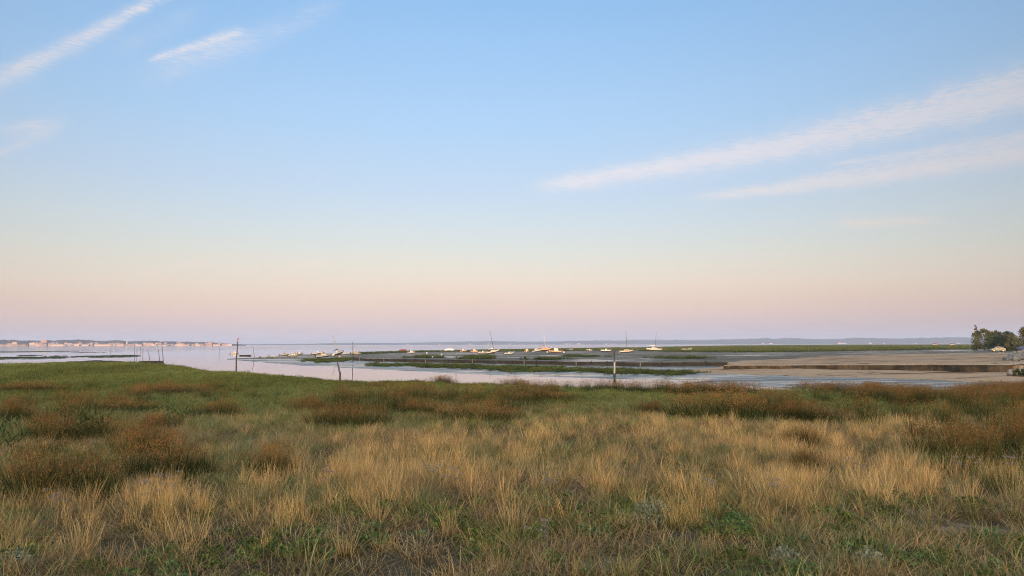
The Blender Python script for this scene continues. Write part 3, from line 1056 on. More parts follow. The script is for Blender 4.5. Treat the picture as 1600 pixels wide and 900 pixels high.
# ------------------------------------------------------------------ poles in the water
M['pole_dark'] = simple('wet_dark_pole', (.035, .028, .022), .7, .5, 3.0, col2=(.08, .06, .045))
M['pole_pale'] = simple('pale_paint_pole', (.50, .47, .42), .7, .25, 5.0)
M['red_paint'] = simple('faded_red_paint', (.42, .07, .05), .5, .25, 3.0)
M['weed'] = simple('black_weed', (.018, .02, .015), .7, .4, 9.0, bump=.5)


def line_at(px0, py0, pts, z0=None):
    """points (px, py) of an upright thing standing at pixel (px0, py0): local metres in the plane through its foot"""
    x, y, z = ground(px0, py0)
    if z0 is not None:
        x, y = UP(px0, py0, z0); z = z0
    loc = []
    for (a, c) in pts:
        d = pixdir(a, c)
        t = y / d[1]
        loc.append((d[0] * t - x, 0.0, CAMZ + d[2] * t - z))
    return (x, y, z), loc


def pole(foot, pts, rad, label, name='mooring_pole', cat='pole', group='thin withies standing in the shallows', mat='pole_dark', z0=0.0):
    base, loc = line_at(*foot, pts, z0)
    e = tag(obj(name, None), label, cat, group) if False else None
    q = random.Random(int(foot[0] * 10))
    lp = [(0, 0, -.45)]
    P = [(0, 0, 0)] + loc
    for a, b_ in zip(P[:-1], P[1:]):
        for t in (.34, .67, 1.0):
            lp.append((a[0] + (b_[0] - a[0]) * t + q.uniform(-.4, .4) * rad, q.uniform(-.4, .4) * rad, a[2] + (b_[2] - a[2]) * t))
    b = MB()
    n = len(lp)
    b.tube(lp, [rad * (1.05 - .45 * i / (n - 1)) for i in range(n)], 7)
    o = b.build(name, M[mat])
    o.location = base
    return tag(o, label, cat, group)


pole((210.5, 557.5), [(210.3, 541)], .07, 'leftmost thin stake of the row by the two dark pontoons')
pole((213.8, 558.5), [(214.2, 542)], .06, 'thin stake second from the left in the row by the two dark pontoons')
pole((219.3, 553), [(219.2, 543)], .06, 'shortest faint stake of the row by the two dark pontoons')
pole((223.2, 563), [(223.3, 543.5)], .065, 'straight dark stake rising behind the left dark pontoon')
pole((233, 565), [(233.4, 558), (230.5, 546)], .06, 'bent stake leaning left between the two dark pontoons')
pole((249.2, 566), [(247.6, 547)], .075, 'dark stake at the right end of the right pontoon')
pole((255.2, 567.5), [(254.8, 558), (253.2, 541)], .075, 'tallest stake of the row standing clear right of the pontoons')
pole((342.4, 554), [(342.8, 543)], .07, 'lone faint thin pole on open water left of the red topped channel mark')
pole((397.6, 559.5), [(396.8, 552), (395, 540.5)], .07, 'thin pole leaning left at the tip of the mud spit', z0=.05)
pole((173, 549), [(173.2, 542)], .1, 'tiny far pole on the water in front of the long white waterfront building')
pole((1127.5, 541.5), [(1127.3, 528.5)], .22, 'lone thin pole on the far meadow between the white boat and the hills', z0=.35, mat='timber_grey')
pole((532.2, 590.5), [(530.8, 582), (529.6, 574), (527, 566.5)], .10, 'thick dark post leaning left at the near edge of the channel', group=None)
pole((551.2, 562), [(551.3, 548), (551.2, 534)], .085, 'straight dark post standing at the left end of the timber wall', group=None, z0=.45)
pole((712.6, 563.5), [(712.6, 543)], .075, 'thin grey pole standing at the timber wall left of the orange lit boats', group=None, z0=.55, mat='timber_grey')
for (q, a, c) in ((1083.5, 569.5, 564.5), (1107, 570, 563.8), (1053, 569, 561), (1021, 572, 566)):
    pass

# channel mark with a red topmark
base, loc = line_at(369.2, 578.6, [(369.3, 562), (370.2, 548), (371.4, 532.5)], 0.0)
e = empty('channel_mark', base, 'tall bent channel mark with a small red topmark standing in the water', 'channel mark')
b = MB()
b.tube([(0, 0, -.5), (loc[0][0], 0, loc[0][2]), (loc[1][0] + .03, 0, loc[1][2]), loc[2]], [.105, .095, .08, .06], 9)
b.build('pole', M['pole_dark'], e)
tx, tz = loc[2][0], loc[2][2]
b = MB(); b.tube([(tx, 0, tz - .1), (tx + .05, 0, tz + .28)], .018, 6); b.build('bracket', M['pole_dark'], e)
b = MB(); b.tube([(tx + .03, 0, tz + .12), (tx + .03, 0, tz + .34)], [.075, .085], 10); b.tube([(tx + .03, 0, tz + .345), (tx + .03, 0, tz + .41)], [.14, .12], 10)
b.build('topmark', M['red_paint'], e)

# painted marker post in front of the grass strip
base, loc = line_at(960.2, 590.5, [(960.2, 583.5), (960.1, 565), (960, 557), (959.8, 547.5)], 0.0)
e = empty('marker_post', base, 'upright marker post with a pale middle and dark ends before the green cord grass', 'marker post')
b = MB(); b.tube([(0, 0, -.5), loc[0]], [.14, .12], 9); b.build('weed_sleeve', M['weed'], e)
b = MB(); b.tube([loc[0], loc[1]], .095, 9); b.build('pale_section', M['pole_pale'], e)
b = MB(); b.tube([loc[1], loc[2]], .085, 9); b.tube([loc[2], loc[3]], [.11, .10], 9); b.build('dark_top', M['pole_dark'], e)

# low dark pontoons on the left
for (p0, p1, py_, lab) in ((216, 232, 566, 'left one of two low dark timber pontoons at the edge of the green marsh'), (234.5, 249.5, 566, 'right one of two low dark timber pontoons at the edge of the green marsh')):
    x0, y0 = UP(p0, py_ - 1.6, .3); x1, y1 = UP(p1, py_ - 1.6, .3)
    L = x1 - x0
    e = empty('pontoon', ((x0 + x1) / 2, y0 + 1.0, 0), lab, 'pontoon', 'timber pontoons')
    b = MB()
    for k in range(9):
        b.box((-L / 2 + (k + .5) * L / 9, 0, .27 + .02 * (k % 3)), (L / 9 * .93, 1.3, .08))
    b.build('deck', M['timber_dark'], e)
    b = MB(); b.box((0, -.5, .08), (L * .98, .2, .28)); b.box((0, .5, .08), (L * .98, .2, .28)); b.build('beam', M['timber_dark'], e)

# ------------------------------------------------------------------ boats
M['gel_white'] = simple('white_gelcoat', (.58, .57, .55), .35, .06, 2.0)
M['gel_cream'] = simple('cream_gelcoat', (.55, .48, .36), .4, .06, 2.0)
M['gel_grey'] = simple('grey_gelcoat', (.55, .57, .6), .4, .08, 2.0)
M['gel_sunlit'] = simple('sunlit_gelcoat', (.60, .38, .26), .45, .08, 2.0)  # white hulls with the low sun's orange light put into their colour
M['antifoul_dark'] = simple('dark_antifouling', (.04, .04, .045), .7, .4, 3.0)
M['antifoul_blue'] = simple('blue_antifouling', (.04, .07, .14), .7, .4, 3.0)
M['antifoul_red'] = simple('red_antifouling', (.20, .05, .04), .7, .4, 3.0)
M['canvas_blue'] = simple('navy_canvas', (.035, .045, .09), .8, .2, 5.0)
M['canvas_red'] = simple('red_tarpaulin', (.24, .014, .022), .7, .25, 3.0)
M['canvas_white'] = simple('white_canvas', (.7, .68, .62), .8, .1, 5.0)
M['alloy'] = simple('mast_alloy', (.45, .44, .43), .4, .1, 5.0, metal=.6)
M['alloy_white'] = simple('white_mast', (.45, .40, .36), .45, .1, 5.0)
M['motor_black'] = simple('black_motor', (.025, .025, .028), .35, .2, 4.0)
M['wire'] = simple('rigging_wire', (.25, .24, .24), .4, .1, 4.0)
M['wood'] = simple('varnished_wood', (.22, .11, .05), .5, .3, 4.0)


def hull_part(e, L, B, Hh, top, bottom, sheer=.25, full=.75):
    b = MB()
    n = 14
    rings = []
    for i in range(n + 1):
        t = i / n
        hb = B / 2 * (full + (1 - full) * sstep(np.array(t / .35)).item()) * (1 - max(0, (t - .45) / .55) ** 2.3 * .985)
        zg = Hh * (1 + sheer * max(0, t - .3) ** 1.6)
        zk = Hh * .02 + Hh * .85 * max(0, (t - .68) / .32) ** 2.6
        x = -L / 2 + L * t + (.06 * L * (t > .7) * (t - .7))
        zc = zk + (zg - zk) * .34
        zm = zk + (zg - zk) * .42
        rings.append([(x, 0, zk), (x, hb * .80, zc), (x + .01, hb * .86, zm), (x + .02, hb, zg), (x + .02, hb * .86, zg + .015), (x, 0, zg + .04),
                      (x + .02, -hb * .86, zg + .015), (x + .02, -hb, zg), (x + .01, -hb * .86, zm), (x, -hb * .80, zc)])
    m = len(rings[0])
    vs = [p for r in rings for p in r]
    for i in range(n):
        for k in range(m):
            b.add([], [])
    base = 0
    b.v = vs
    for i in range(n):
        for k in range(m):
            b.f.append((i * m + k, (i + 1) * m + k, (i + 1) * m + (k + 1) % m, i * m + (k + 1) % m))
            b.mi.append(1 if k in (0, 1, 8, 9) else 0)
    b.f.append(tuple(range(m))); b.mi.append(0)
    b.f.append(tuple(n * m + k for k in reversed(range(m)))); b.mi.append(0)
    b.build('hull', [M[top], M[bottom]], e)
    r = MB()
    for s in (-1, 1):
        r.tube([(rg[3][0], s * rg[3][1] * 1.01, rg[3][2] - .03) for rg in rings], .028, 5)
    r.build('rubbing_strake', M['motor_black' if bottom != 'antifoul_red' else 'wood'], e)
    return rings


def wheelhouse(e, x0, x1, w, z0, h, mat, rake=.35, roof_over=.12, glass=True):
    b = MB()
    prof = [(x0, 0), (x1, 0), (x1 - rake * .35, h * .45), (x1 - rake, h), (x0 + .05, h)]
    rings = [[(p[0], s * w / 2 * (1 if p[1] < h * .9 else .9), z0 + p[1]) for p in prof] for s in (-1, 1)]
    b.loft(rings)
    b.build('cabin', M[mat], e)
    rf = MB(); rf.box(((x0 + x1 - rake) / 2, 0, z0 + h + .035), (x1 - rake - x0 + 2 * roof_over, w * .98, .06)); rf.build('roof', M[mat], e)
    if glass:
        for s in (-1, 1):
            g_ = MB()
            a, c = x0 + .12 * (x1 - x0), x1 - rake - .02
            zz0, zz1 = z0 + h * .5, z0 + h * .88
            g_.add([(a, s * (w / 2 + .012), zz0), (c + rake * .35, s * (w / 2 + .012), zz0), (c - .05, s * (w / 2 * .93 + .02), zz1), (a + .04, s * (w / 2 * .93 + .02), zz1),
                    (a, s * (w / 2 - .02), zz0), (c + rake * .35, s * (w / 2 - .02), zz0), (c - .05, s * (w / 2 * .9 - .02), zz1), (a + .04, s * (w / 2 * .9 - .02), zz1)],
                   [(0, 1, 2, 3), (7, 6, 5, 4), (0, 4, 5, 1), (1, 5, 6, 2), (2, 6, 7, 3), (3, 7, 4, 0)])
            g_.build('window', M['dark_glass'], e)
        g_ = MB()
        k0, k1 = h * .52, h * .9
        xa = lambda q: x1 - rake * .35 - (rake * .65) * (q - h * .45) / (h * .55) + .015
        g_.add([(xa(k0), -w * .42, z0 + k0), (xa(k0), w * .42, z0 + k0), (xa(k1), w * .39, z0 + k1), (xa(k1), -w * .39, z0 + k1),
                (xa(k0) - .03, -w * .42, z0 + k0), (xa(k0) - .03, w * .42, z0 + k0), (xa(k1) - .03, w * .39, z0 + k1), (xa(k1) - .03, -w * .39, z0 + k1)],
               [(0, 1, 2, 3), (7, 6, 5, 4), (0, 4, 5, 1), (1, 5, 6, 2), (2, 6, 7, 3), (3, 7, 4, 0)])
        g_.build('windscreen', M['dark_glass'], e)


def outboard(e, L, Hh):
    b = MB()
    b.box((-L / 2 - .22, 0, Hh * 1.02), (.34, .28, .42), taper=.8)
    b.box((-L / 2 - .22, 0, Hh * .55), (.16, .12, .7))
    b.tube([(-L / 2 - .40, 0, Hh * .22), (-L / 2 - .1, 0, Hh * .22)], [.07, .05], 6)
    b.build('outboard_motor', M['motor_black'], e)


def rail(e, rings, i0=8, h=.32):
    b = MB()
    top = []
    for s in (-1, 1):
        pts = [(r[3][0], s * r[3][1] * .92, r[3][2] + h) for r in rings[i0:]]
        if s < 0: pts = pts[::-1]
        top += pts
    top = [(r[3][0], r[3][1] * .92, r[3][2] + h) for r in rings[i0:]] + [(r[3][0], -r[3][1] * .92, r[3][2] + h) for r in reversed(rings[i0:])]
    b.tube(top, .016, 5)
    for r in rings[i0::2]:
        for s in (-1, 1):
            b.tube([(r[3][0], s * r[3][1] * .92, r[3][2]), (r[3][0], s * r[3][1] * .92, r[3][2] + h)], .013, 5)
    b.build('bow_rail', M['alloy'], e)


def boat(px_, py_, wpx, kind, label, yaw=0.0, lean=0.0, hull='gel_white', bottom='antifoul_dark', cab=None, mast_px=0, afloat=False, hk=1.0, name=None, cover='canvas_blue', mast='alloy'):
    x, y, z = ground(px_, py_)
    d = math.hypot(x, y)
    c, s = abs(math.cos(R(yaw))), abs(math.sin(R(yaw)))
    ar = {'sail': .33, 'pinasse': .22}.get(kind, .38)
    L = min(9.5, max(2.2, wpx * d / FPX / (c + ar * s)))
    B = L * ar
    Hh = (.15 * L if kind != 'pinasse' else .095 * L) * hk
    cab = cab or hull
    name = name or {'sail': 'sailboat', 'open': 'motorboat', 'cabin': 'cabin_boat', 'fly': 'cabin_boat', 'covered': 'covered_boat', 'pinasse': 'flat_barge', 'dinghy': 'dinghy'}[kind]
    cat = {'sailboat': 'sailboat', 'motorboat': 'motorboat', 'cabin_boat': 'cabin boat', 'covered_boat': 'covered boat', 'flat_barge': 'barge', 'dinghy': 'dinghy'}[name]
    e = empty(name, (x, y, z), label, cat, 'boats in the bay')
    rings = hull_part(e, L, B, Hh, hull, bottom, sheer=.35 if kind != 'pinasse' else .5)
    if kind == 'sail':
        b = MB()
        b.loft([[(-L * .16, s_ * B * .27, Hh * 1.06), (L * .2, s_ * B * .2, Hh * 1.08), (L * .13, s_ * B * .18, Hh * 1.42), (-L * .16, s_ * B * .23, Hh * 1.5)] for s_ in (-1, 1)])
        b.build('coachroof', M[hull], e)
        for s_ in (-1, 1):
            b = MB(); b.box((-L * .01, s_ * B * .249, Hh * 1.27), (L * .2, .03, Hh * .13)); b.build('window', M['dark_glass'], e)
        mh = mast_px * d / FPX
        mx = L * .06
        b = MB(); b.tube([(mx, 0, Hh), (mx, 0, mh * .6), (mx - .03, 0, mh)], [.085, .08, .06], 8)
        b.build('mast', M[mast], e)
        b = MB(); b.tube([(mx - .05, 0, Hh * 2.1), (-L * .36, 0, Hh * 2.0)], .045, 6); b.build('boom', M[mast], e)
        b = MB(); b.loft([[(mx - .1 - (L * .40) * t, math.cos(a) * .13 * (1 - .5 * t), Hh * 2.1 + .1 + math.sin(a) * .15 * (1 - .5 * t)) for a in np.linspace(0, 2 * math.pi, 8)[:-1]] for t in (0, .3, .6, 1.0)])
        b.build('sail_cover', M[cover], e)
        for (q, nm) in (((L * .5, 0, Hh * 1.3), 'forestay'), ((-L * .48, 0, Hh), 'backstay'), ((mx - .1, B * .46, Hh), 'shroud'), ((mx - .1, -B * .46, Hh), 'shroud')):
            b = MB(); b.tube([(mx, 0, mh * .97), q], .012, 4); b.build(nm, M['wire'], e)
        b = MB(); b.box((mx, 0, mh * .62), (.05, B * .55, .04)); b.build('spreader', M[mast], e)
        b = MB(); b.box((-L * .03, 0, -.12), (L * .26, .12, .5), taper=.9); b.build('keel', M[bottom], e)
        rail(e, rings, 9)
    elif kind == 'cabin':
        wheelhouse(e, -L * .12, L * .22, B * .66, Hh * 1.02, L * .2, cab, rake=L * .07)
        outboard(e, L, Hh); rail(e, rings)
        b = MB(); b.tube([(-L * .06, 0, Hh + L * .22), (-L * .08, 0, Hh + L * .36)], .02, 5); b.build('aerial', M['alloy'], e)
    elif kind == 'fly':
        wheelhouse(e, -L * .18, L * .2, B * .7, Hh * 1.02, L * .2, cab, rake=L * .08)
        b = MB(); zt = Hh + L * .22
        for s_ in (-1, 1):
            b.tube([(-L * .16, s_ * B * .3, zt), (-L * .12, s_ * B * .28, zt + L * .14), (L * .02, s_ * B * .28, zt + L * .15)], .03, 5)
        b.tube([(-L * .12, -B * .28, zt + L * .14), (-L * .12, B * .28, zt + L * .14)], .03, 5)
        b.build('arch', M['alloy'], e)
        b = MB(); b.box((-L * .05, 0, zt + L * .165), (L * .24, B * .66, .06)); b.build('hardtop', M[cab], e)
        outboard(e, L, Hh); rail(e, rings)
    elif kind in ('open', 'dinghy'):
        outboard(e, L, Hh)
        if kind == 'open':
            b = MB(); b.box((-L * .02, 0, Hh * 1.0 + L * .05), (L * .13, B * .36, L * .12), taper=.8); b.build('console', M[cab], e)
            b = MB(); b.box((L * .045, 0, Hh + L * .14), (.03, B * .4, L * .07)); b.build('windscreen', M['dark_glass'], e)
            rail(e, rings)
        for xx in (-L * .3, L * .22):
            b = MB(); b.box((xx, 0, Hh + .06), (L * .09, B * .6, .07)); b.build('bench', M['wood' if kind == 'dinghy' else 'canvas_white'], e)
    elif kind == 'covered':
        b = MB()
        rr = []
        for i in range(9):
            t = i / 8
            xx = -L * .5 + L * .96 * t
            rg = rings[min(13, int(round(t * 13)))]
            hb, zg = rg[3][1] * 1.06, rg[3][2]
            pk = L * .17 * (math.sin(math.pi * (.12 + .8 * t)) ** .6)
            rr.append([(xx, -hb, zg - .12), (xx, -hb * .95, zg + .05), (xx, -hb * .5, zg + pk * .75), (xx, 0, zg + pk), (xx, hb * .5, zg + pk * .75), (xx, hb * .95, zg + .05), (xx, hb, zg - .12)])
        b.loft(rr)
        b.build('cover', M[cover], e)
        outboard(e, L, Hh)
    elif kind == 'pinasse':
        for xx in (-L * .25, 0, L * .25):
            b = MB(); b.box((xx, 0, Hh + .05), (.3, B * .8, .06)); b.build('bench', M['wood'], e)
    # turned, then leaning over sideways as it lies on the mud
    rot = Matrix.Rotation(R(lean), 3, 'Y') @ Matrix.Rotation(R(yaw), 3, 'Z')
    e.rotation_euler = rot.to_euler()
    low = 1e9
    for i, rg in enumerate(rings):
        for p in rg:
            low = min(low, (rot @ Vector(p)).z)
    e.location.z = z - low - (.30 * Hh if afloat else .06)
    return e


boat(367, 553, 12, 'cabin', 'small white cabin boat afloat just behind the red topped channel mark', yaw=15, afloat=True)
boat(383.5, 556, 17, 'pinasse', 'long low dark barge lying on the water right of the channel mark', yaw=4, hull='timber_dark', bottom='antifoul_dark', afloat=True)
boat(414, 559, 9, 'dinghy', 'small dark open dinghy alone near the tip of the mud spit', yaw=20, hull='gel_grey', hk=.9)
boat(428, 558.2, 13, 'open', 'low white open motorboat first from the left on the mud spit', yaw=10, lean=2)
boat(444.5, 556, 14, 'cabin', 'cream cabin boat left of its wider twin on the mud spit', yaw=25, hull='gel_cream', lean=-2)
boat(458.5, 556.5, 16, 'cabin', 'wide cream cabin boat in the middle of the mud spit cluster', yaw=-8, hull='gel_cream', cab='gel_white')
boat(469.5, 553.5, 9, 'fly', 'tall narrow white boat with a hardtop at the right of the mud spit cluster', yaw=60, lean=2)
boat(505, 559, 22, 'cabin', 'large white boat with dark windows seen bow on over the green bank', yaw=28, lean=-6, hull='gel_white', hk=1.15)
boat(497, 554.5, 18, 'open', 'white boat with a slanting dark awning half hidden behind the large white boat', yaw=12, lean=-10)
boat(530, 555.5, 19, 'sail', 'pale sailboat heeled far to the left with a navy sail cover behind the green bank', yaw=58, lean=-23, mast_px=31, mast='wire')
boat(541, 554, 13, 'open', 'grey low motorboat between the heeled sailboat and the dark post', yaw=-10, lean=3, hull='gel_grey')
boat(556, 554.5, 15, 'fly', 'white cabin cruiser with a tall arch standing right behind the straight dark post', yaw=22, lean=3, hull='gel_cream', hk=1.25)
boat(630, 549.3, 12, 'covered', 'boat under a bright red tarpaulin left of the white boat on the mud', yaw=6, cover='canvas_red', bottom='antifoul_red')
boat(642.5, 552, 13, 'cabin', 'white cabin boat with a dark bottom beside the red covered boat', yaw=32, lean=4, hk=1.2)
boat(702, 549, 15, 'covered', 'long cream covered boat lying left of the thin grey pole', yaw=3, hull='gel_cream', cover='canvas_white')
boat(724.5, 549.8, 13, 'cabin', 'orange lit cabin boat just right of the thin grey pole', yaw=35, lean=-4, hull='gel_sunlit', cab='gel_white', bottom='antifoul_red')
boat(741, 550.3, 13, 'cabin', 'orange lit cabin boat leaning left of the low white hull', yaw=-25, lean=5, hull='gel_sunlit', cab='gel_white', bottom='antifoul_red')
boat(754.5, 551.5, 15, 'open', 'low white hull lying directly left of the big white sailboat', yaw=4, hk=.9)
boat(771, 552.8, 21, 'sail', 'big white sailboat with its mast leaning left on the grey mud', yaw=8, lean=-11, mast_px=36, bottom='antifoul_dark', cover='canvas_white', mast='pole_dark')
boat(796, 554.2, 17, 'open', 'small white motorboat with a dark bottom nearest on the grey mud', yaw=14, lean=-5, hk=1.1)
boat(823.5, 550.2, 10, 'cabin', 'compact orange lit boat with a tall cabin left of the dark white motorboat', yaw=70, hull='gel_sunlit', bottom='antifoul_red')
boat(838, 550, 15, 'cabin', 'white motorboat with dark glass tucked in front of the orange lit sailboat', yaw=30, lean=-6, hull='gel_white', bottom='antifoul_blue')
boat(851, 549.2, 26, 'sail', 'orange lit sailboat with a tall pale mast in the middle of the anchorage', yaw=20, lean=-5, mast_px=34, hull='gel_sunlit', cover='canvas_red', mast='alloy_white')
boat(868, 551, 21, 'cabin', 'low orange lit boat with a short cabin lying right of the orange sailboat', yaw=-12, lean=4, hull='gel_sunlit', bottom='antifoul_red', cab='gel_white')
boat(890.5, 547.3, 11, 'open', 'tiny white boat far right of the orange lit boats on the weedy mud', yaw=6)
boat(921, 548, 10, 'open', 'small white dinghy like boat between the tiny white boat and the rounded white hull', yaw=-18, lean=6)
boat(947, 549.4, 17, 'open', 'rounded white hull with a dark underside left of the marker post top', yaw=5, hk=1.15, lean=2)
boat(979, 551.2, 23, 'sail', 'cream sailboat standing upright right of the marker post', yaw=12, lean=-3, mast_px=33, hull='gel_cream', mast='pole_dark')
boat(1022, 548.3, 24, 'sail', 'pale pink sailboat with a rounded dark bottom farthest right of the sailboats', yaw=-8, lean=5, mast_px=29, bottom='antifoul_red', cover='canvas_white', mast='pole_dark')
boat(1073, 547.3, 18, 'open', 'low white boat lying alone on the weedy mud at the right', yaw=10, cab='motor_black', hk=.95)
boat(1461, 538.7, 9, 'covered', 'far red covered boat on the green meadow at the right', yaw=10, cover='canvas_red', bottom='antifoul_red')
boat(1488, 538.7, 10, 'covered', 'far dark covered boat on the green meadow left of the trees', yaw=-8, cover='canvas_blue', bottom='antifoul_dark')

# mooring buoys
M['buoy_white'] = simple('buoy_white', (.75, .74, .7), .4, .1, 3)
M['buoy_yellow'] = simple('buoy_yellow', (.65, .42, .12), .4, .1, 3)
for (px_, py_, r_, m_, lab) in ((530.5, 558.5, .3, 'buoy_yellow', 'yellow mooring buoy on the green bank in front of the heeled sailboat'),
                                (667, 552.5, .28, 'buoy_white', 'white mooring buoy nearest the white boat beside the red cover'),
                                (690, 555.2, .26, 'buoy_white', 'white mooring buoy just above the dark buoy left of the thin grey pole'),
                                (692.5, 558.3, .26, 'motor_black', 'dark mooring buoy on the mud left of the thin grey pole'),
                                (676, 559.2, .2, 'buoy_white', 'small white mooring buoy close behind the timber wall'),
                                (820, 559, .3, 'motor_black', 'dark mooring buoy below the compact orange lit boat'),
                                (881, 551.3, .3, 'buoy_white', 'white mooring buoy just right of the low orange lit boat'),
                                (855, 551, .3, 'buoy_white', 'white mooring buoy under the orange lit sailboat'),
                                (997, 547.5, .3, 'buoy_white', 'white mooring buoy between the cream and the pink sailboat')):
    x, y, z = ground(px_, py_)
    e = empty('mooring_buoy', (x, y, z), lab, 'buoy', 'mooring buoys')
    b = MB(); b.ball((0, 0, r_ * .8), r_, 12); b.build('float', M[m_], e, smooth=True)
    b = MB(); b.tube([(math.cos(a) * .09, 0, r_ * 1.85 + math.sin(a) * .09) for a in np.linspace(0, 6.283, 10)], .02, 5); b.build('ring', M['alloy'], e)

# ------------------------------------------------------------------ vehicles by the trees
M['car_white'] = simple('white_car_paint', (.24, .25, .24), .3, .04, 1)
M['car_navy'] = simple('navy_car_paint', (.04, .06, .12), .3, .1, 1)
M['tyre'] = simple('tyre', (.02, .02, .02), .9, .2, 8)
M['lamp_red'] = simple('lamp_red', (.4, .02, .02), .3, .1, 8)


def car(px_, py_, Lm, paint, label, yaw, van=False, name='parked_car', cat='car'):
    x, y, z = ground(px_, py_)
    e = empty(name, (x, y, z), label, cat, None, (0, 0, R(yaw)))
    w, h = 1.8, (1.95 if van else 1.45)
    L = Lm
    if van:
        prof = [(-L / 2, .35), (L / 2, .35), (L / 2, .85), (L * .36, 1.05), (L * .24, h - .05), (L * .18, h), (-L / 2 + .08, h), (-L / 2, h - .3)]
    else:
        prof = [(-L / 2, .35), (L / 2, .35), (L / 2, .72), (L * .25, .92), (L * .1, h - .04), (L * .02, h), (-L * .25, h - .02), (-L * .42, .98), (-L / 2, .9)]
    b = MB()
    b.loft([[(p[0], s_ * w / 2 * (1 if p[1] < 1.0 else .86), p[1]) for p in prof] for s_ in (-1, 1)])
    b.build('body', M[paint], e)
    for s_ in (-1, 1):
        g_ = MB(); g_.box((L * (-.02 if van else -.1), s_ * w / 2 * .935, h * .77), (L * .42, .06, h * .24)); g_.build('window', M['dark_glass'], e)
        for xx in (-L * .31, L * .31):
            t = MB(); t.tube([(xx, s_ * (w / 2 - .16), .33), (xx, s_ * (w / 2 + .03), .33)], .33, 14); wh = t.build('wheel', M['tyre'], e)
            t = MB(); t.tube([(xx, s_ * (w / 2 + .031), .33), (xx, s_ * (w / 2 + .045), .33)], .2, 10); t.build('rim', M['alloy'], wh)
        t = MB(); t.box((-L / 2 - .01, s_ * w * .38, .8), (.04, .2, .3)); t.build('taillight', M['lamp_red'], e)
        t = MB(); t.box((L / 2 + .005, s_ * w * .36, .7), (.04, .3, .14)); t.build('headlight', M['car_white'], e)


car(1559, 549.6, 3.4, 'car_white', 'small white car parked on the sand in front of the trees', 160)
car(1602, 549, 4.0, 'car_navy', 'dark blue car cut by the right edge in front of the tall right tree', 8)

# ------------------------------------------------------------------ added pine wood, unseen behind the camera, keeps the low sun off the marsh
def unseen_pine_wood():
    rng = np.random.default_rng(77)
    V, F, RV, n0 = [], [], [], 0
    tb = MB()
    for row in range(6):
        for k in range(74):
            x = -330 + 9 * k + rng.uniform(-3, 3)
            y = -118 - row * 9 + rng.uniform(-3, 3)
            h = rng.uniform(12.0, 15.2)
            cs = [(x + rng.normal() * 1.6, y + rng.normal() * 1.6, 1.3 + h * q) for q in rng.uniform(.04, .93, 20)]
            v, f, rv = leaf_cloud(cs, [rng.uniform(1.2, 2.4) for _ in cs], 300, 1.3, rng)
            V.append(v); F.append(f + n0); RV.append(rv); n0 += len(v)
            tb.tube([(x, y, .8), (x + .2, y, 1.3 + h * .85)], [.28, .1], 5)
    tv = np.array(tb.v)
    quads = [q for q in tb.f if len(q) == 4]
    V.append(tv); F.append(np.array(quads) + n0); RV.append(np.zeros(len(tv)))
    nl = sum(len(f) for f in F[:-1])
    o = obj('unseen_pine_wood', mesh_np('unseen_pine_wood', np.vstack(V), [np.vstack(F)], [M['leaf_dark'], M['bark']], midx=[0] * nl + [1] * len(quads), attrs={'rv': ('FLOAT', np.concatenate(RV).astype(np.float32))}))
    tag(o, 'dense pine wood added unseen behind the viewer to shade the marsh', 'wood', kind='stuff')


unseen_pine_wood()


# ------------------------------------------------------------------ marsh plants
def blades(rng, n, rad, h0, h1, w, lean=.25, curve=.25, seg=4, head=0.0, headw=1.8, outward=.6):
    """n tapering blades rising from a disc; returns V, F, t (0 at the root, 1 at the tip), rv"""
    a = rng.random(n) * 2 * np.pi
    q = rad * np.sqrt(rng.random(n))
    bx, by = q * np.cos(a), q * np.sin(a)
    la = np.where(rng.random(n) < outward, a + rng.normal(0, .5, n), rng.random(n) * 2 * np.pi)
    hh = rng.uniform(h0, h1, n)
    ln = np.abs(rng.normal(lean, lean * .5, n)) * (.35 + .65 * q / max(rad, 1e-6))
    cv = np.abs(rng.normal(curve, curve * .6, n))
    fa = rng.random(n) * np.pi
    wx, wy = np.cos(fa), np.sin(fa)
    ts = np.linspace(0, 1, seg + 1)
    V = np.zeros((n, seg + 1, 2, 3))
    for i, t in enumerate(ts):
        bend = ln * t + cv * t * t
        cx = bx + np.cos(la) * bend * hh
        cy = by + np.sin(la) * bend * hh
        cz = hh * (t - .28 * cv * t * t * (1 + ln)) - .03
        wd = w * (1 - .85 * t ** 1.5)
        if head and t > 1 - head:
            wd = w * headw * (1.02 - t) / head * .9 + w * .2
        V[:, i, 0] = np.stack([cx - wx * wd / 2, cy - wy * wd / 2, cz], -1)
        V[:, i, 1] = np.stack([cx + wx * wd / 2, cy + wy * wd / 2, cz], -1)
    m = (seg + 1) * 2
    base = np.arange(n)[:, None] * m
    F = np.concatenate([base + np.array([[2 * i, 2 * i + 1, 2 * i + 3, 2 * i + 2]]) for i in range(seg)], 0)
    T = np.tile(np.repeat(ts, 2), n)
    RV = np.repeat(rng.random(n), m)
    return V.reshape(-1, 3), F, T, RV


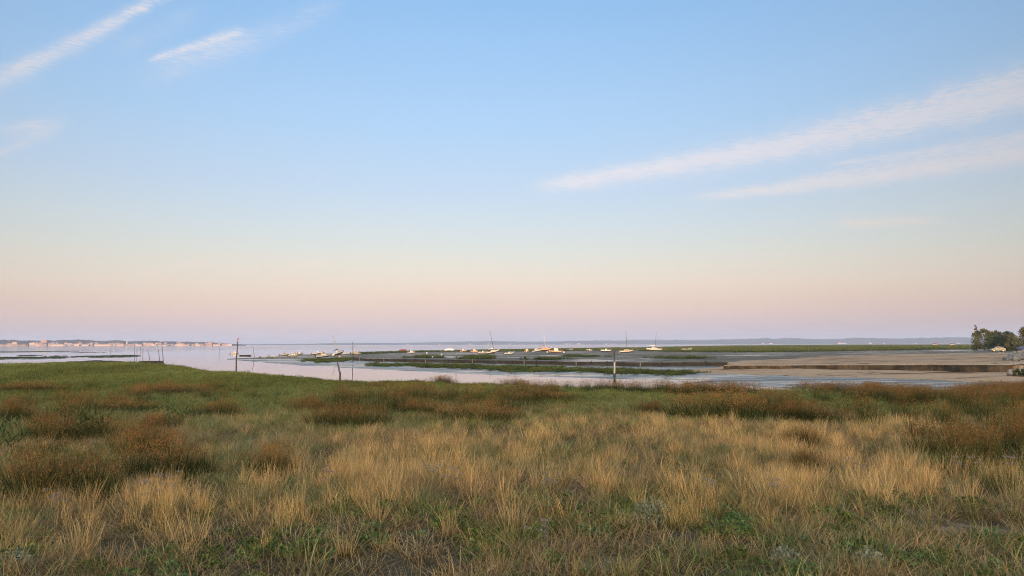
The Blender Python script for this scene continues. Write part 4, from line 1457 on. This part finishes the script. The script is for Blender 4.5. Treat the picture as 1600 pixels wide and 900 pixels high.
def leaves(rng, n, rad, h, size, up=.5):
    """small broad leaves in a low cushion"""
    a = rng.random(n) * 2 * np.pi
    q = rad * np.sqrt(rng.random(n))
    c = np.stack([q * np.cos(a), q * np.sin(a), h * rng.random(n) * (1.1 - .6 * q / rad)], -1)
    d = rng.normal(size=(n, 3)); d[:, 2] = np.abs(d[:, 2]) * up + .1
    d /= np.linalg.norm(d, axis=1)[:, None]
    s = np.cross(d, rng.normal(size=(n, 3)))
    s /= np.linalg.norm(s, axis=1)[:, None]
    L = size * rng.uniform(.6, 1.4, n)[:, None]
    V = np.stack([c, c + d * L * .5 - s * L * .22, c + d * L, c + d * L * .5 + s * L * .22], 1).reshape(-1, 3)
    F = np.arange(4 * n).reshape(-1, 4)
    T = np.tile([.2, .6, 1.0, .6], n)
    return V, F, T, np.repeat(rng.random(n), 4)


def merge(*parts):
    V, F, T, RV, n0 = [], [], [], [], 0
    for (v, f, t, r) in parts:
        V.append(v); F.append(f + n0); T.append(t); RV.append(r); n0 += len(v)
    return np.vstack(V), np.vstack(F), np.concatenate(T), np.concatenate(RV)


def plant_mesh(name, parts, mat):
    V, F, T, RV = merge(*parts) if isinstance(parts, list) else parts
    return mesh_np(name, V, [F], mat, attrs={'t': ('FLOAT', T.astype(np.float32)), 'rv': ('FLOAT', RV.astype(np.float32))})


def scatter(name, protos, P, rot, scl, tint, label, cat):
    """one stuff object: its points carry the tufts through a node modifier"""
    pc = bpy.data.collections.new(name + '_tufts')
    for k, me in enumerate(protos):
        pc.objects.link(bpy.data.objects.new('%s_tuft' % name, me))
    n = len(P)
    me = bpy.data.meshes.new(name)
    me.vertices.add(n)
    me.vertices.foreach_set('co', np.asarray(P, np.float32).ravel())
    for k, typ, arr in (('rot', 'FLOAT_VECTOR', rot), ('scl', 'FLOAT_VECTOR', scl), ('tint', 'FLOAT_COLOR', np.concatenate([tint, np.ones((n, 1))], 1))):
        a = me.attributes.new(k, typ, 'POINT')
        a.data.foreach_set('color' if typ == 'FLOAT_COLOR' else 'vector', np.asarray(arr, np.float32).ravel())
    a = me.attributes.new('variant', 'INT', 'POINT')
    a.data.foreach_set('value', RNG.integers(0, len(protos), n).astype(np.int32))
    o = obj(name, me)
    ng = bpy.data.node_groups.new(name + '_nodes', 'GeometryNodeTree')
    ng.interface.new_socket('Geometry', in_out='INPUT', socket_type='NodeSocketGeometry')
    ng.interface.new_socket('Geometry', in_out='OUTPUT', socket_type='NodeSocketGeometry')
    gi, go = ng.nodes.new('NodeGroupInput'), ng.nodes.new('NodeGroupOutput')
    ip = ng.nodes.new('GeometryNodeInstanceOnPoints')
    ci = ng.nodes.new('GeometryNodeCollectionInfo')
    ci.inputs['Collection'].default_value = pc
    ci.inputs['Separate Children'].default_value = True
    ci.inputs['Reset Children'].default_value = True
    ip.inputs['Pick Instance'].default_value = True

    def att(nm, typ):
        nd = ng.nodes.new('GeometryNodeInputNamedAttribute')
        nd.data_type = typ
        nd.inputs['Name'].default_value = nm
        return nd.outputs['Attribute']
    L = ng.links.new
    L(gi.outputs[0], ip.inputs['Points'])
    L(ci.outputs[0], ip.inputs['Instance'])
    L(att('variant', 'INT'), ip.inputs['Instance Index'])
    e2r = ng.nodes.new('FunctionNodeEulerToRotation')
    L(att('rot', 'FLOAT_VECTOR'), e2r.inputs[0])
    L(e2r.outputs[0], ip.inputs['Rotation'])
    L(att('scl', 'FLOAT_VECTOR'), ip.inputs['Scale'])
    L(ip.outputs[0], go.inputs[0])
    md = o.modifiers.new('tufts', 'NODES')
    md.node_group = ng
    tag(o, label, cat, kind='stuff')
    return o


def sample(r0, r1, n, half=39.5):
    """random points of the marsh, denser near the viewer"""
    az = RNG.uniform(-R(half), R(half), n)
    u = RNG.random(n)
    return az, r0, r1, u


def field(dens_fn, r0, r1, half=56.0, dmax=10.0):
    """points whose number per square metre follows dens_fn(x, y, px, py, r)"""
    area = R(half) * (r1 * r1 - r0 * r0)
    n = int(area * dmax)
    az = RNG.uniform(-R(half), R(half), n)
    r = np.sqrt(r0 * r0 + (r1 * r1 - r0 * r0) * RNG.random(n))
    x, y = r * np.sin(az), r * np.cos(az)
    z = H(x, y)
    px, py, _ = project(x, y, z)
    k = RNG.random(n) * dmax < dens_fn(x, y, px, py, r)
    return x[k], y[k], z[k], px[k], py[k], r[k]


def table(rows, cols, vals):
    rows, cols, vals = np.array(rows, float), np.array(cols, float), np.array(vals, float)

    def f(px, py):
        i = np.clip(np.interp(py, rows, np.arange(len(rows))), 0, len(rows) - 1.001)
        j = np.clip(np.interp(px, cols, np.arange(len(cols))), 0, len(cols) - 1.001)
        i0, j0 = i.astype(int), j.astype(int)
        a, b = i - i0, j - j0
        return (vals[i0, j0] * (1 - a) * (1 - b) + vals[i0 + 1, j0] * a * (1 - b) + vals[i0, j0 + 1] * (1 - a) * b + vals[i0 + 1, j0 + 1] * a * b)
    return f


COLS = [0, 200, 400, 600, 800, 1000, 1200, 1400, 1600]
TAN = table([620, 640, 660, 680, 700, 730, 760, 800, 840, 870, 900], COLS, [
    [0, 0, 0, 0, 0, 0, 0, 0, 0], [0, 0, .08, .05, .05, .1, .1, .2, .2], [0, .1, .3, .2, .2, .4, .4, .5, .4], [.1, .15, .45, .7, .7, .7, .9, .7, .3],
    [.15, .2, .5, .95, .95, .9, 1, .9, .4], [.15, .2, .6, 1, 1, .95, 1, 1, .5], [.25, .6, .9, 1, .9, .95, 1, 1, .8], [.8, .95, .95, .85, .8, .7, .9, .7, .55],
    [.8, .7, .7, .4, .5, .3, .3, .2, .15], [.5, .4, .3, .25, .3, .3, .2, .12, .1], [.3, .2, .3, .25, .3, .3, .2, .1, .05]])
HERB = table([780, 810, 840, 870, 900, 930], COLS, [
    [.1, .1, .1, .1, .2, .2, .2, .3, .3], [.2, .15, .2, .3, .3, .4, .4, .6, .5], [.2, .25, .4, .6, .5, .6, .6, .6, .6], [.4, .4, .6, .8, .5, .5, .5, .8, .9],
    [.8, .4, .6, .9, .5, .4, .6, .9, 1], [.8, .4, .6, .9, .5, .4, .6, .9, 1]])
RUSH = table([590, 603, 615, 630, 645, 660, 690, 720], COLS, [
    [0, 0, 0, 0, 0, 0, .3, .3, .3], [0, 0, 0, 0, 0, .3, 1, 1, .9], [.05, .1, 0, .0, .05, .3, 1, .8, .8], [.05, .1, .05, .12, .2, .1, .8, .4, .2], [.03, .03, .03, .1, .1, 0, .3, .05, .1],
    [.03, .03, 0, 0, 0, 0, 0, .05, .15], [.03, 0, 0, 0, 0, 0, 0, .05, .15], [0, 0, 0, 0, 0, 0, 0, 0, .1]])

MB_TAN = blade_mat('dry_grass_blade', (.075, .075, .03), (.54, .36, .165), .15, lo=.1, hi=.6)  # green base of the blades, painted darker for the shade among the roots
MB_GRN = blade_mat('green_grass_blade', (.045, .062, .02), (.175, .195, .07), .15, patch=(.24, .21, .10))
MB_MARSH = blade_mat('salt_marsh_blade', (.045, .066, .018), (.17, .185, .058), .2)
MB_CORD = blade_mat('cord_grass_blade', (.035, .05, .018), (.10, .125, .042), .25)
MB_HERB = blade_mat('herb_leaf', (.045, .08, .022), (.115, .175, .055), .3)
MB_THATCH = blade_mat('dead_thatch', (.12, .09, .05), (.37, .26, .14), .2)
MB_RUSHI = blade_mat('rush_stalk', (.035, .048, .017), (.13, .095, .04), .15, lo=.45, hi=1.0)
MB_SEEDI = blade_mat('rush_seed', (.145, .080, .031), (.235, .130, .05), .2)

P_TAN = [plant_mesh('dry_grass_tuft', [blades(RNG, 24, .10, .36, .80, .0082, .24, .12, 4, head=.24, headw=1.7, outward=.75), blades(RNG, 6, .10, .3, .6, .008, .6, .9, 4), blades(RNG, 16, .13, .12, .36, .009, .5, .5, 3)], MB_TAN) for _ in range(7)]
P_GRN = [plant_mesh('green_grass_tuft', blades(RNG, 30, .17, .15, .40, .012, .35, .45, 3), MB_GRN) for _ in range(6)]
P_MARSH = [plant_mesh('salt_grass_tuft', blades(RNG, 60, .55, .12, .30, .022, .35, .35, 2, outward=.2), MB_MARSH) for _ in range(6)]
P_CORD = [plant_mesh('cord_grass_tuft', blades(RNG, 60, .5, .25, .62, .03, .25, .25, 3, outward=.2), MB_CORD) for _ in range(6)]
P_HERB = [plant_mesh('herb_cushion', [leaves(RNG, 90, .16, .14, .05), blades(RNG, 10, .1, .08, .2, .008, .3, .3, 3)], MB_HERB) for _ in range(6)]
P_THATCH = [plant_mesh('thatch_tuft', [blades(RNG, 46, .2, .06, .26, .007, 1.0, .8, 3), blades(RNG, 14, .2, .15, .34, .006, .3, .25, 3)], MB_THATCH) for _ in range(6)]


def seeds(rng, n, rad, h0, h1, spread, size, per):
    V, F, T, RV, n0 = [], [], [], [], 0
    for k in range(n):
        a, q = rng.random() * 6.283, rad * math.sqrt(rng.random())
        hh = rng.uniform(h0, h1)
        o = .25 * q / max(rad, .01)
        c = np.array([q * math.cos(a) * (1 + o), q * math.sin(a) * (1 + o), hh])
        m = per
        d = rng.normal(size=(m, 3)) * np.array([spread, spread, spread * 1.7])
        ax = rng.normal(size=(m, 3)); ax[:, 2] = np.abs(ax[:, 2]) + .8
        ax /= np.linalg.norm(ax, axis=1)[:, None]
        s = np.cross(ax, rng.normal(size=(m, 3))); s /= np.linalg.norm(s, axis=1)[:, None]
        L = size * rng.uniform(.6, 1.4, m)[:, None]
        p = c + d
        v = np.stack([p, p + ax * L * .5 - s * L * .25, p + ax * L, p + ax * L * .5 + s * L * .25], 1).reshape(-1, 3)
        V.append(v); F.append(np.arange(4 * m).reshape(-1, 4) + n0); n0 += 4 * m
        T.append(np.tile([0, .5, 1, .5], m)); RV.append(np.repeat(rng.random(m) * .5 + rng.random() * .5, 4))
    return np.vstack(V), np.vstack(F), np.concatenate(T), np.concatenate(RV)


def two_mat_mesh(name, a, b, ma, mb):
    V, F, T, RV = merge(a, b)
    mi = [0] * len(a[1]) + [1] * len(b[1])
    return mesh_np(name, V, [F], [ma, mb], midx=mi, attrs={'t': ('FLOAT', T.astype(np.float32)), 'rv': ('FLOAT', RV.astype(np.float32))})


P_RUSH = [two_mat_mesh('rush_tuft', blades(RNG, 80, .32, .5, .92, .011, .18, .10, 3), seeds(RNG, 34, .32, .60, .90, .022, .030, 6), MB_RUSHI, MB_SEEDI) for _ in range(5)]


def tints(n, lo=.8, hi=1.2, hue=.08):
    b = RNG.uniform(lo, hi, n)
    h = RNG.normal(0, hue, n)
    return np.stack([b * (1 + h), b, b * (1 - h)], -1)


def put(name, protos, pts, s0, s1, label, cat, tint=None, tall=None, tilt=.12, extra=None):
    x, y, z, px, py, r = pts
    n = len(x)
    s = RNG.uniform(s0, s1, n)
    if extra is not None:
        s = s * extra(x, y, px, py, r)
    hz = s * (1 if tall is None else tall(x, y, px, py, r))
    scl = np.stack([s, s, hz], -1)
    rot = np.stack([RNG.normal(0, tilt, n), RNG.normal(0, tilt, n), RNG.random(n) * 6.283], -1)
    t = tints(n) if tint is None else tint(x, y, px, py, r)
    print(name, n)
    return scatter(name, protos, np.stack([x, y, z], -1), rot, scl, t, label, cat)


def edge_of(x, y):
    return np.interp(np.arctan2(x, y), *EDGE)


# clumpiness of the field
cl = lambda x, y, s, seed: fbm(x * s, y * s, seed)
bare_at = lambda px, py: sum(sg * np.clip(1.5 - (((px - bx) / hw) ** 2 + ((py - by) / hh) ** 2), 0, 1) for (bx, by, hw, hh, sg) in BARE)

# dry straw grass
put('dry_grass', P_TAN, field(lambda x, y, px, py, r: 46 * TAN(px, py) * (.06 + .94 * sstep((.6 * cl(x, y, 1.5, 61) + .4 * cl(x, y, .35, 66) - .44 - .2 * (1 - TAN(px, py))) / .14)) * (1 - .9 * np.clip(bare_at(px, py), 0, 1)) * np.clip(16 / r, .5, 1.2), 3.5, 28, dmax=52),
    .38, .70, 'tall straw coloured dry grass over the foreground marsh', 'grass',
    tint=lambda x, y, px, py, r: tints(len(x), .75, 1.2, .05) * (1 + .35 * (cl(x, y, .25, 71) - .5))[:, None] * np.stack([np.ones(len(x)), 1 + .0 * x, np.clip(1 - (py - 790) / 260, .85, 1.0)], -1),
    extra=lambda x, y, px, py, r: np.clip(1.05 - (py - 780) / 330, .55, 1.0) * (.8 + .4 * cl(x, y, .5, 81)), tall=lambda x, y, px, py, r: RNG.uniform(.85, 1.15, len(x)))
# green and grey grass between the straw
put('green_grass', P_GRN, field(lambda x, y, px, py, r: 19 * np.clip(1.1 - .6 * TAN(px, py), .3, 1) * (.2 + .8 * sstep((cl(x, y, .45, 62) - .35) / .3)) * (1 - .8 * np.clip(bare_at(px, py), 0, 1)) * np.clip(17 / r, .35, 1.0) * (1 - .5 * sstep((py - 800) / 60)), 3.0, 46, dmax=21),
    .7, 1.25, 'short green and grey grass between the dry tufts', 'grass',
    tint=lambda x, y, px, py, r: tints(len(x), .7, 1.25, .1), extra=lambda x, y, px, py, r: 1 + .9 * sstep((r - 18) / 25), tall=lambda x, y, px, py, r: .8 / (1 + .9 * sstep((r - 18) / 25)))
# dead matted grass on the ground
put('dead_grass', P_THATCH, field(lambda x, y, px, py, r: 24 * (.45 + .55 * sstep((cl(x, y, .8, 63) - .3) / .3)) * (1 - .75 * np.clip(bare_at(px, py), 0, 1)) * np.clip(12 / r, .25, 1), 2.5, 30, dmax=24),
    .7, 1.3, 'matted brown dead grass on the ground', 'grass', tint=lambda x, y, px, py, r: tints(len(x), .6, 1.15, .06))
# low green herbs in front
put('low_herbs', P_HERB, field(lambda x, y, px, py, r: 26 * HERB(px, py) * sstep((cl(x, y, 1.1, 64) - .42) / .12) * (1 - .8 * np.clip(bare_at(px, py), 0, 1)), 2.5, 13, dmax=27),
    .6, 1.3, 'low leafy green herbs in the foreground', 'herbs', tint=lambda x, y, px, py, r: tints(len(x), .55, 1.25, .12))
# salt marsh sward behind
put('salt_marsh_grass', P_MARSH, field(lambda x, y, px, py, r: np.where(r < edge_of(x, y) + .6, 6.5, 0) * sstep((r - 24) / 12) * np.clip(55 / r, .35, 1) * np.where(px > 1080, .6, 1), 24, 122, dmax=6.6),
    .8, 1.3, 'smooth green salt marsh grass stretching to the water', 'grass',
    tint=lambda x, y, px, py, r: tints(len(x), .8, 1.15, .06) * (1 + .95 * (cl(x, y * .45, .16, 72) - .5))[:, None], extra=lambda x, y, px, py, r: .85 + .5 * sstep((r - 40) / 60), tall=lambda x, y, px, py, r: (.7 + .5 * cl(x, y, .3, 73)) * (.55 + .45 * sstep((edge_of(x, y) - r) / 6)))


# rushes that grow in belts
put('rushes', P_RUSH, field(lambda x, y, px, py, r: 7.0 * RUSH(px, py) * sstep((cl(x, y * .6, .22, 65) - .40) / .12) * (r < edge_of(x, y) - .3), 13, 62, dmax=7.0),
    .7, 1.1, 'belt of rust brown flowering rushes across the marsh', 'rushes', tall=lambda x, y, px, py, r: .95 - .25 * sstep((r - 32) / 12), tint=lambda x, y, px, py, r: tints(len(x), .75, 1.2, .08))


def cord_density(x, y, px, py, r):
    jx, jy = (fbm(x * .5, y * .25, 31) - .5) * 22, (fbm(x * .3, y * .12, 41) - .5) * 3.0
    k = np.zeros(len(x), bool)
    jx, jy = jx + RNG.normal(0, 9, len(x)), jy + RNG.normal(0, .9, len(x))
    for p in CORD:
        k |= inpoly(px + jx, py + jy, p)
    return 3.0 * k * (.3 + .7 * sstep((fbm(x * .25, y * .12, 47) - .3) / .25))


put('cord_grass', P_CORD, field(cord_density, 78, 185, dmax=3.2, half=17), .8, 1.25, 'green cord grass on the mud bank between the channel and the timber wall', 'grass',
    tint=lambda x, y, px, py, r: tints(len(x), .65, 1.2, .10) * (1 + .8 * (cl(x, y, .15, 78) - .5))[:, None], tall=lambda x, y, px, py, r: (.25 + .6 * cl(x, y, .25, 74)) * RNG.uniform(.7, 1.2, len(x)))


def meadow_density(x, y, px, py, r):
    k = np.zeros(len(x), bool)
    jy = (fbm(x * .03, y * .01, 43) - .5) * 1.5
    for p in MEADOW:
        k |= inpoly(px, py + jy, p)
    return k * .30 * np.clip(300 / r, .05, 1)


put('sea_meadow', P_CORD, field(meadow_density, 120, 1400, dmax=.30, half=35), 1.2, 2.4, 'dark green salt meadow beyond the sand and the mudflat', 'grass',
    tint=lambda x, y, px, py, r: tints(len(x), .6, 1.1, .08), tall=lambda x, y, px, py, r: .45 + .35 * cl(x, y, .05, 75))
# a fringe on the mud islets at the left
put('islet_grass', P_CORD, field(lambda x, y, px, py, r: 1.0 * ((r > edge_of(x, y) + 3) & (px < 340) & (H(x, y) > .06)), 90, 420, dmax=1.0), .7, 1.2, 'short weed and grass on the mud islets at the left', 'grass',
    tint=lambda x, y, px, py, r: tints(len(x), .45, .8, .08), tall=lambda x, y, px, py, r: .2 + 0 * x)

# ------------------------------------------------------------------ single rush clumps
MB_RUSH = blade_mat('rush_stalk_clump', (.028, .044, .015), (.13, .095, .04), .15, instanced=False, rand=.18, lo=.45, hi=1.0)
MB_SEED = blade_mat('rush_seed_clump', (.145, .080, .031), (.245, .134, .052), .2, instanced=False, rand=.2)
MB_DARK = blade_mat('rush_dark_clump', (.024, .03, .013), (.07, .06, .028), .15, instanced=False, rand=.18)
RUSH_V = []
for k in range(5):
    rg = np.random.default_rng(200 + k)
    st, se = [], []
    for j in range(10):
        a = rg.random() * 6.283
        q = math.sqrt(rg.random()) * .78 if j else 0
        ox, oy = q * math.cos(a), q * math.sin(a)
        rr, hj = rg.uniform(.18, .36), rg.uniform(.66, 1.0) - .16 * q
        v, f, t, r_ = blades(rg, 130, rr, hj * .45, hj, .0125, .26, .14, 3)
        st.append((v + np.array([ox, oy, 0]), f, t, r_))
        v, f, t, r_ = seeds(rg, 44, rr, hj * .62, hj, .028, .030, 6)
        se.append((v + np.array([ox, oy, 0]), f, t, r_))
    RUSH_V.append((plant_mesh('stems', st, MB_RUSH), plant_mesh('seed_heads', se, MB_SEED), plant_mesh('stems', st, MB_DARK)))
CLUMPS = [  # px, base, width px, top, dark?, label
    (50, 614, 110, 598, 1, 'flat dark brown rush clump at the far left before the smooth green marsh'),
    (18, 663, 86, 626, 0, 'rounded rust brown rush clump cut by the left edge'),
    (262, 619, 130, 594, 1, 'long dark topped rush clump highest on the left side of the marsh'),
    (216, 624, 44, 603, 0, 'small orange rush clump at the front left of the long dark topped clump'),
    (178, 648, 165, 624, 0, 'long bright rust rush clump behind the green reeds'),
    (110, 694, 165, 648, 0, 'big rust rush clump standing over the green reeds at the left'),
    (340, 654, 112, 629, 0, 'low rust rush clump between the left clumps and the straw grass'),
    (252, 678, 58, 640, 1, 'narrow dark rush clump right of the green reeds'),
    (215, 722, 122, 655, 0, 'tallest rust rush clump rising in a point at the left'),
    (262, 760, 150, 684, 0, 'broad green footed rush clump in front of the tallest left clump'),
    (100, 790, 230, 706, 0, 'biggest dark green footed rush clump nearest the viewer at the left'),
    (424, 758, 110, 698, 0, 'round rush clump standing alone in the straw at the left centre'),
    (546, 672, 140, 620, 0, 'wide bright rust rush clump left of the centre of the marsh'),
    (476, 647, 80, 620, 0, 'smaller rust rush clump behind the left shoulder of the wide bright one'),
    (752, 664, 165, 627, 0, 'low wide rust rush clump in the centre of the marsh'),
    (660, 652, 90, 622, 0, 'rust rush clump between the two wide central clumps'),
    (588, 609, 50, 597, 1, 'small dark brown rush clump on the bank below the thin leaning post'),
    (850, 630, 120, 606, 1, 'low wide dull brown rush clump just right of the second silhouetted clump'),
    (1012, 650, 60, 624, 1, 'dark green rush clump alone right of the centre'),
    (1130, 660, 190, 602, 0, 'large rust rush clump in the belt left of the sand'),
    (1268, 618, 100, 595, 0, 'tall rust rush clump standing up against the wet mud at the right'),
    (1250, 664, 130, 626, 0, 'rust rush clump with a dark foot at the front of the right belt'),
    (1492, 722, 150, 656, 0, 'broad brown rush clump in the straw at the right'),
    (1590, 715, 70, 640, 0, 'tall dark rust rush clump cut by the right edge'),
    (1256, 702, 60, 668, 1, 'small dull rush clump in the straw right of the centre'),
    (1262, 748, 60, 705, 1, 'small dark green rush clump nearest the viewer right of the centre'),
    (690, 604, 54, 583, 1, 'dark rush clump silhouetted on the channel bank left of the thin grey pole'),
    (806, 608, 50, 584, 1, 'dark rush clump silhouetted on the channel bank below the small white motorboat'),
    (1540, 626, 120, 603, 0, 'low rust rush clump at the back right before the wet mud'),
]
for k, (px_, py_, wp, tp, dark, lab) in enumerate(CLUMPS):
    x, y, z = ground(px_, py_)
    d = math.hypot(x, y)
    w, h = wp * d / FPX, (py_ - tp) * d / FPX
    hm = max(.45, min(1.15, h * .88 + .1))
    e = empty('rush_clump', (x + x / d * .6, y + y / d * .6, z - .02), lab, 'rush clump', 'rush clumps standing out on the marsh', (0, 0, k * 1.7))
    v = RUSH_V[k % 5]
    ang = k * 1.7
    so = obj('stems', v[2] if dark else v[0], e)
    se = obj('seed_heads', v[1], e)
    # wider across the view than deep; a clump too wide for one tuft group is the same plant stretched a little
    sx = w / 2.0
    e.rotation_euler = (0, 0, random.uniform(-.3, .3))
    e.scale = (sx * .98, max(.45, min(sx * .65, .85)), hm * 1.06)
    if dark:
        se.scale = (1, 1, .93)

# ------------------------------------------------------------------ other single plants
MB_REED = blade_mat('reed_leaf', (.07, .09, .03), (.16, .18, .075), .35, instanced=False)
MB_FLW = blade_mat('dry_flower', (.16, .135, .13), (.27, .23, .23), .3, instanced=False, rand=.15)
MB_STALK = blade_mat('flower_stalk', (.10, .09, .045), (.2, .16, .1), .2, instanced=False, rand=.1)
MB_SILV = blade_mat('silver_leaf', (.12, .14, .085), (.25, .275, .20), .25, instanced=False, rand=.1)
MB_TANC = blade_mat('tussock_blade', (.085, .075, .032), (.44, .31, .15), .3, instanced=False, rand=.1, lo=.05, hi=.55)


def reed(px_, py_, top, n, seed, lab):
    x, y, z = ground(px_, py_)
    d = math.hypot(x, y)
    h = (py_ - top) * d / FPX
    rg = np.random.default_rng(seed)
    st = blades(rg, n, .35, h * .7, h, .012, .12, .05, 3)
    lv = []
    for k in range(n):
        for j in range(5):
            v, f, t, r_ = blades(rg, 1, .01, .30, .46, .035, .7, .5, 4)
            a, q = rg.random() * 6.283, .38 * math.sqrt(rg.random())
            lv.append((v + np.array([q * math.cos(a), q * math.sin(a), h * (.3 + .13 * j)]), f, t, r_))
    e = empty('reed_plant', (x, y, z), lab, 'reed', 'green reeds among the rush clumps')
    obj('stems', plant_mesh('stems', st, MB_REED), e)
    obj('leaves', plant_mesh('leaves', lv, MB_REED), e)


reed(140, 690, 645, 16, 1, 'leafy pale green reeds in front of the big rust rush clump')
reed(12, 712, 668, 12, 2, 'leafy pale green reeds at the left edge')
reed(275, 668, 636, 8, 3, 'small group of pale green reeds beside the narrow dark rush clump')


def flower(px_, py_, seed, lab, s=1.0):
    x, y, z = ground(px_, py_)
    rg = np.random.default_rng(seed)
    e = empty('dried_flower', (x, y, z), lab, 'dried flower', 'pale dried flower heads in the straw', (0, 0, seed * 1.3))
    n = 7
    for k in range(n):
        a, q = rg.random() * 6.283, .16 * math.sqrt(rg.random()) * s
        h = rg.uniform(.42, .62) * s
        v, f, t, r_ = blades(rg, 1, .004, h, h + .01, .007, .08, .05, 3)
        tip = v.reshape(-1, 3)[-1]
        off = np.array([q * math.cos(a), q * math.sin(a), 0])
        obj('stalk', plant_mesh('stalk', (v + off, f, t, r_), MB_STALK), e)
        v, f, t, r_ = leaves(rg, 30, .05 * s, .03, .018, 1.2)
        obj('flower_head', plant_mesh('flower_head', (v + off + tip, f, t, r_), MB_FLW), e)


for k, (px_, py_, s, lab) in enumerate([(232, 830, 1.1, 'largest pale dried flower cluster at the lower left'), (88, 838, 1.0, 'pale dried flower cluster under the biggest left rush clump'),
                                        (256, 798, .9, 'pale dried flower cluster in front of the broad green footed rush clump'), (505, 790, .9, 'pale dried flower cluster in the straw right of the round rush clump'),
                                        (672, 788, 1.0, 'lilac grey dried flower cluster in the straw just left of centre'), (702, 792, .9, 'lilac grey dried flower cluster nearest the centre line'),
                                        (860, 815, 1.0, 'pale dried flower cluster below the central straw tuft'), (905, 820, 1.0, 'pale dried flower cluster right of the central straw tuft'),
                                        (1105, 800, .9, 'pale dried flower cluster in the straw right of the centre'), (1330, 768, .9, 'pale dried flower cluster in the straw at the right'),
                                        (1518, 775, 1.1, 'large lilac dried flower cluster at the right'), (1575, 762, .9, 'tall pale dried flower cluster near the right edge'),
                                        (1215, 800, .8, 'small lilac dried flower cluster above the right bare soil'), (842, 880, .7, 'small white flower cluster in the low herbs at the bottom')]):
    flower(px_, py_, k + 1, lab, s)


def silver(px_, py_, wp, seed, lab):
    x, y, z = ground(px_, py_)
    d = math.hypot(x, y)
    w = wp * d / FPX
    rg = np.random.default_rng(seed)
    me = plant_mesh('silver_bush', [leaves(rg, 420, w / 2, w * .6, .045, 1.4), blades(rg, 40, w / 2, w * .3, w * .7, .006, .4, .3, 3)], MB_SILV)
    o = obj('silvery_plant', me)
    o.location = (x, y, z)
    tag(o, lab, 'plant', 'silvery grey plants in the foreground')


silver(1360, 890, 46, 1, 'silvery grey bushy plant right of the bottom centre')
silver(1226, 880, 38, 2, 'smaller silvery grey plant left of the bushy one')
silver(1020, 815, 60, 3, 'silvery grey plant at the end of the straw right of centre')
silver(22, 890, 40, 4, 'grey green plant in the lower left corner')

TUSS = [plant_mesh('dry_tussock', [blades(np.random.default_rng(300 + k), 80, .13, .26, .60, .0085, .26, .10, 4, head=.2, headw=1.7), blades(np.random.default_rng(330 + k), 40, .16, .1, .32, .009, .6, .5, 3)], MB_TANC) for k in range(4)]
for k, (px_, py_, hp, lab) in enumerate([(802, 830, 78, 'biggest fan shaped straw tussock at the centre'), (1110, 868, 48, 'round dry straw tussock alone on the short turf'), (590, 815, 60, 'upright straw tussock left of the centre'),
                                         (300, 860, 90, 'tall spreading straw tussock at the lower left'), (128, 868, 70, 'straw tussock at the lower left below the dried flowers'), (785, 895, 50, 'straw tussock at the bottom just left of centre'),
                                         (1290, 832, 46, 'small straw tussock beside the bare soil'), (540, 870, 60, 'straw tussock above the bright herbs at the bottom'), (850, 765, 66, 'pale fan shaped straw tussock behind the biggest one'),
                                         (700, 840, 48, 'low straw tussock between the upright and the biggest one'), (1585, 790, 54, 'straw tussock cut by the right edge'), (980, 905, 52, 'straw tussock at the bottom edge right of centre')]):
    x, y, z = ground(px_, py_)
    d = math.hypot(x, y)
    h = hp * .85 * d / FPX
    o = obj('straw_tussock', TUSS[k % 4])
    o.location, o.rotation_euler = (x, y, z - .02), (0, 0, k * 2.1)
    s = h / .55
    o.scale = (s * 1.05, s * 1.05, s)
    tag(o, lab, 'grass tussock', 'straw tussocks standing out in the foreground')
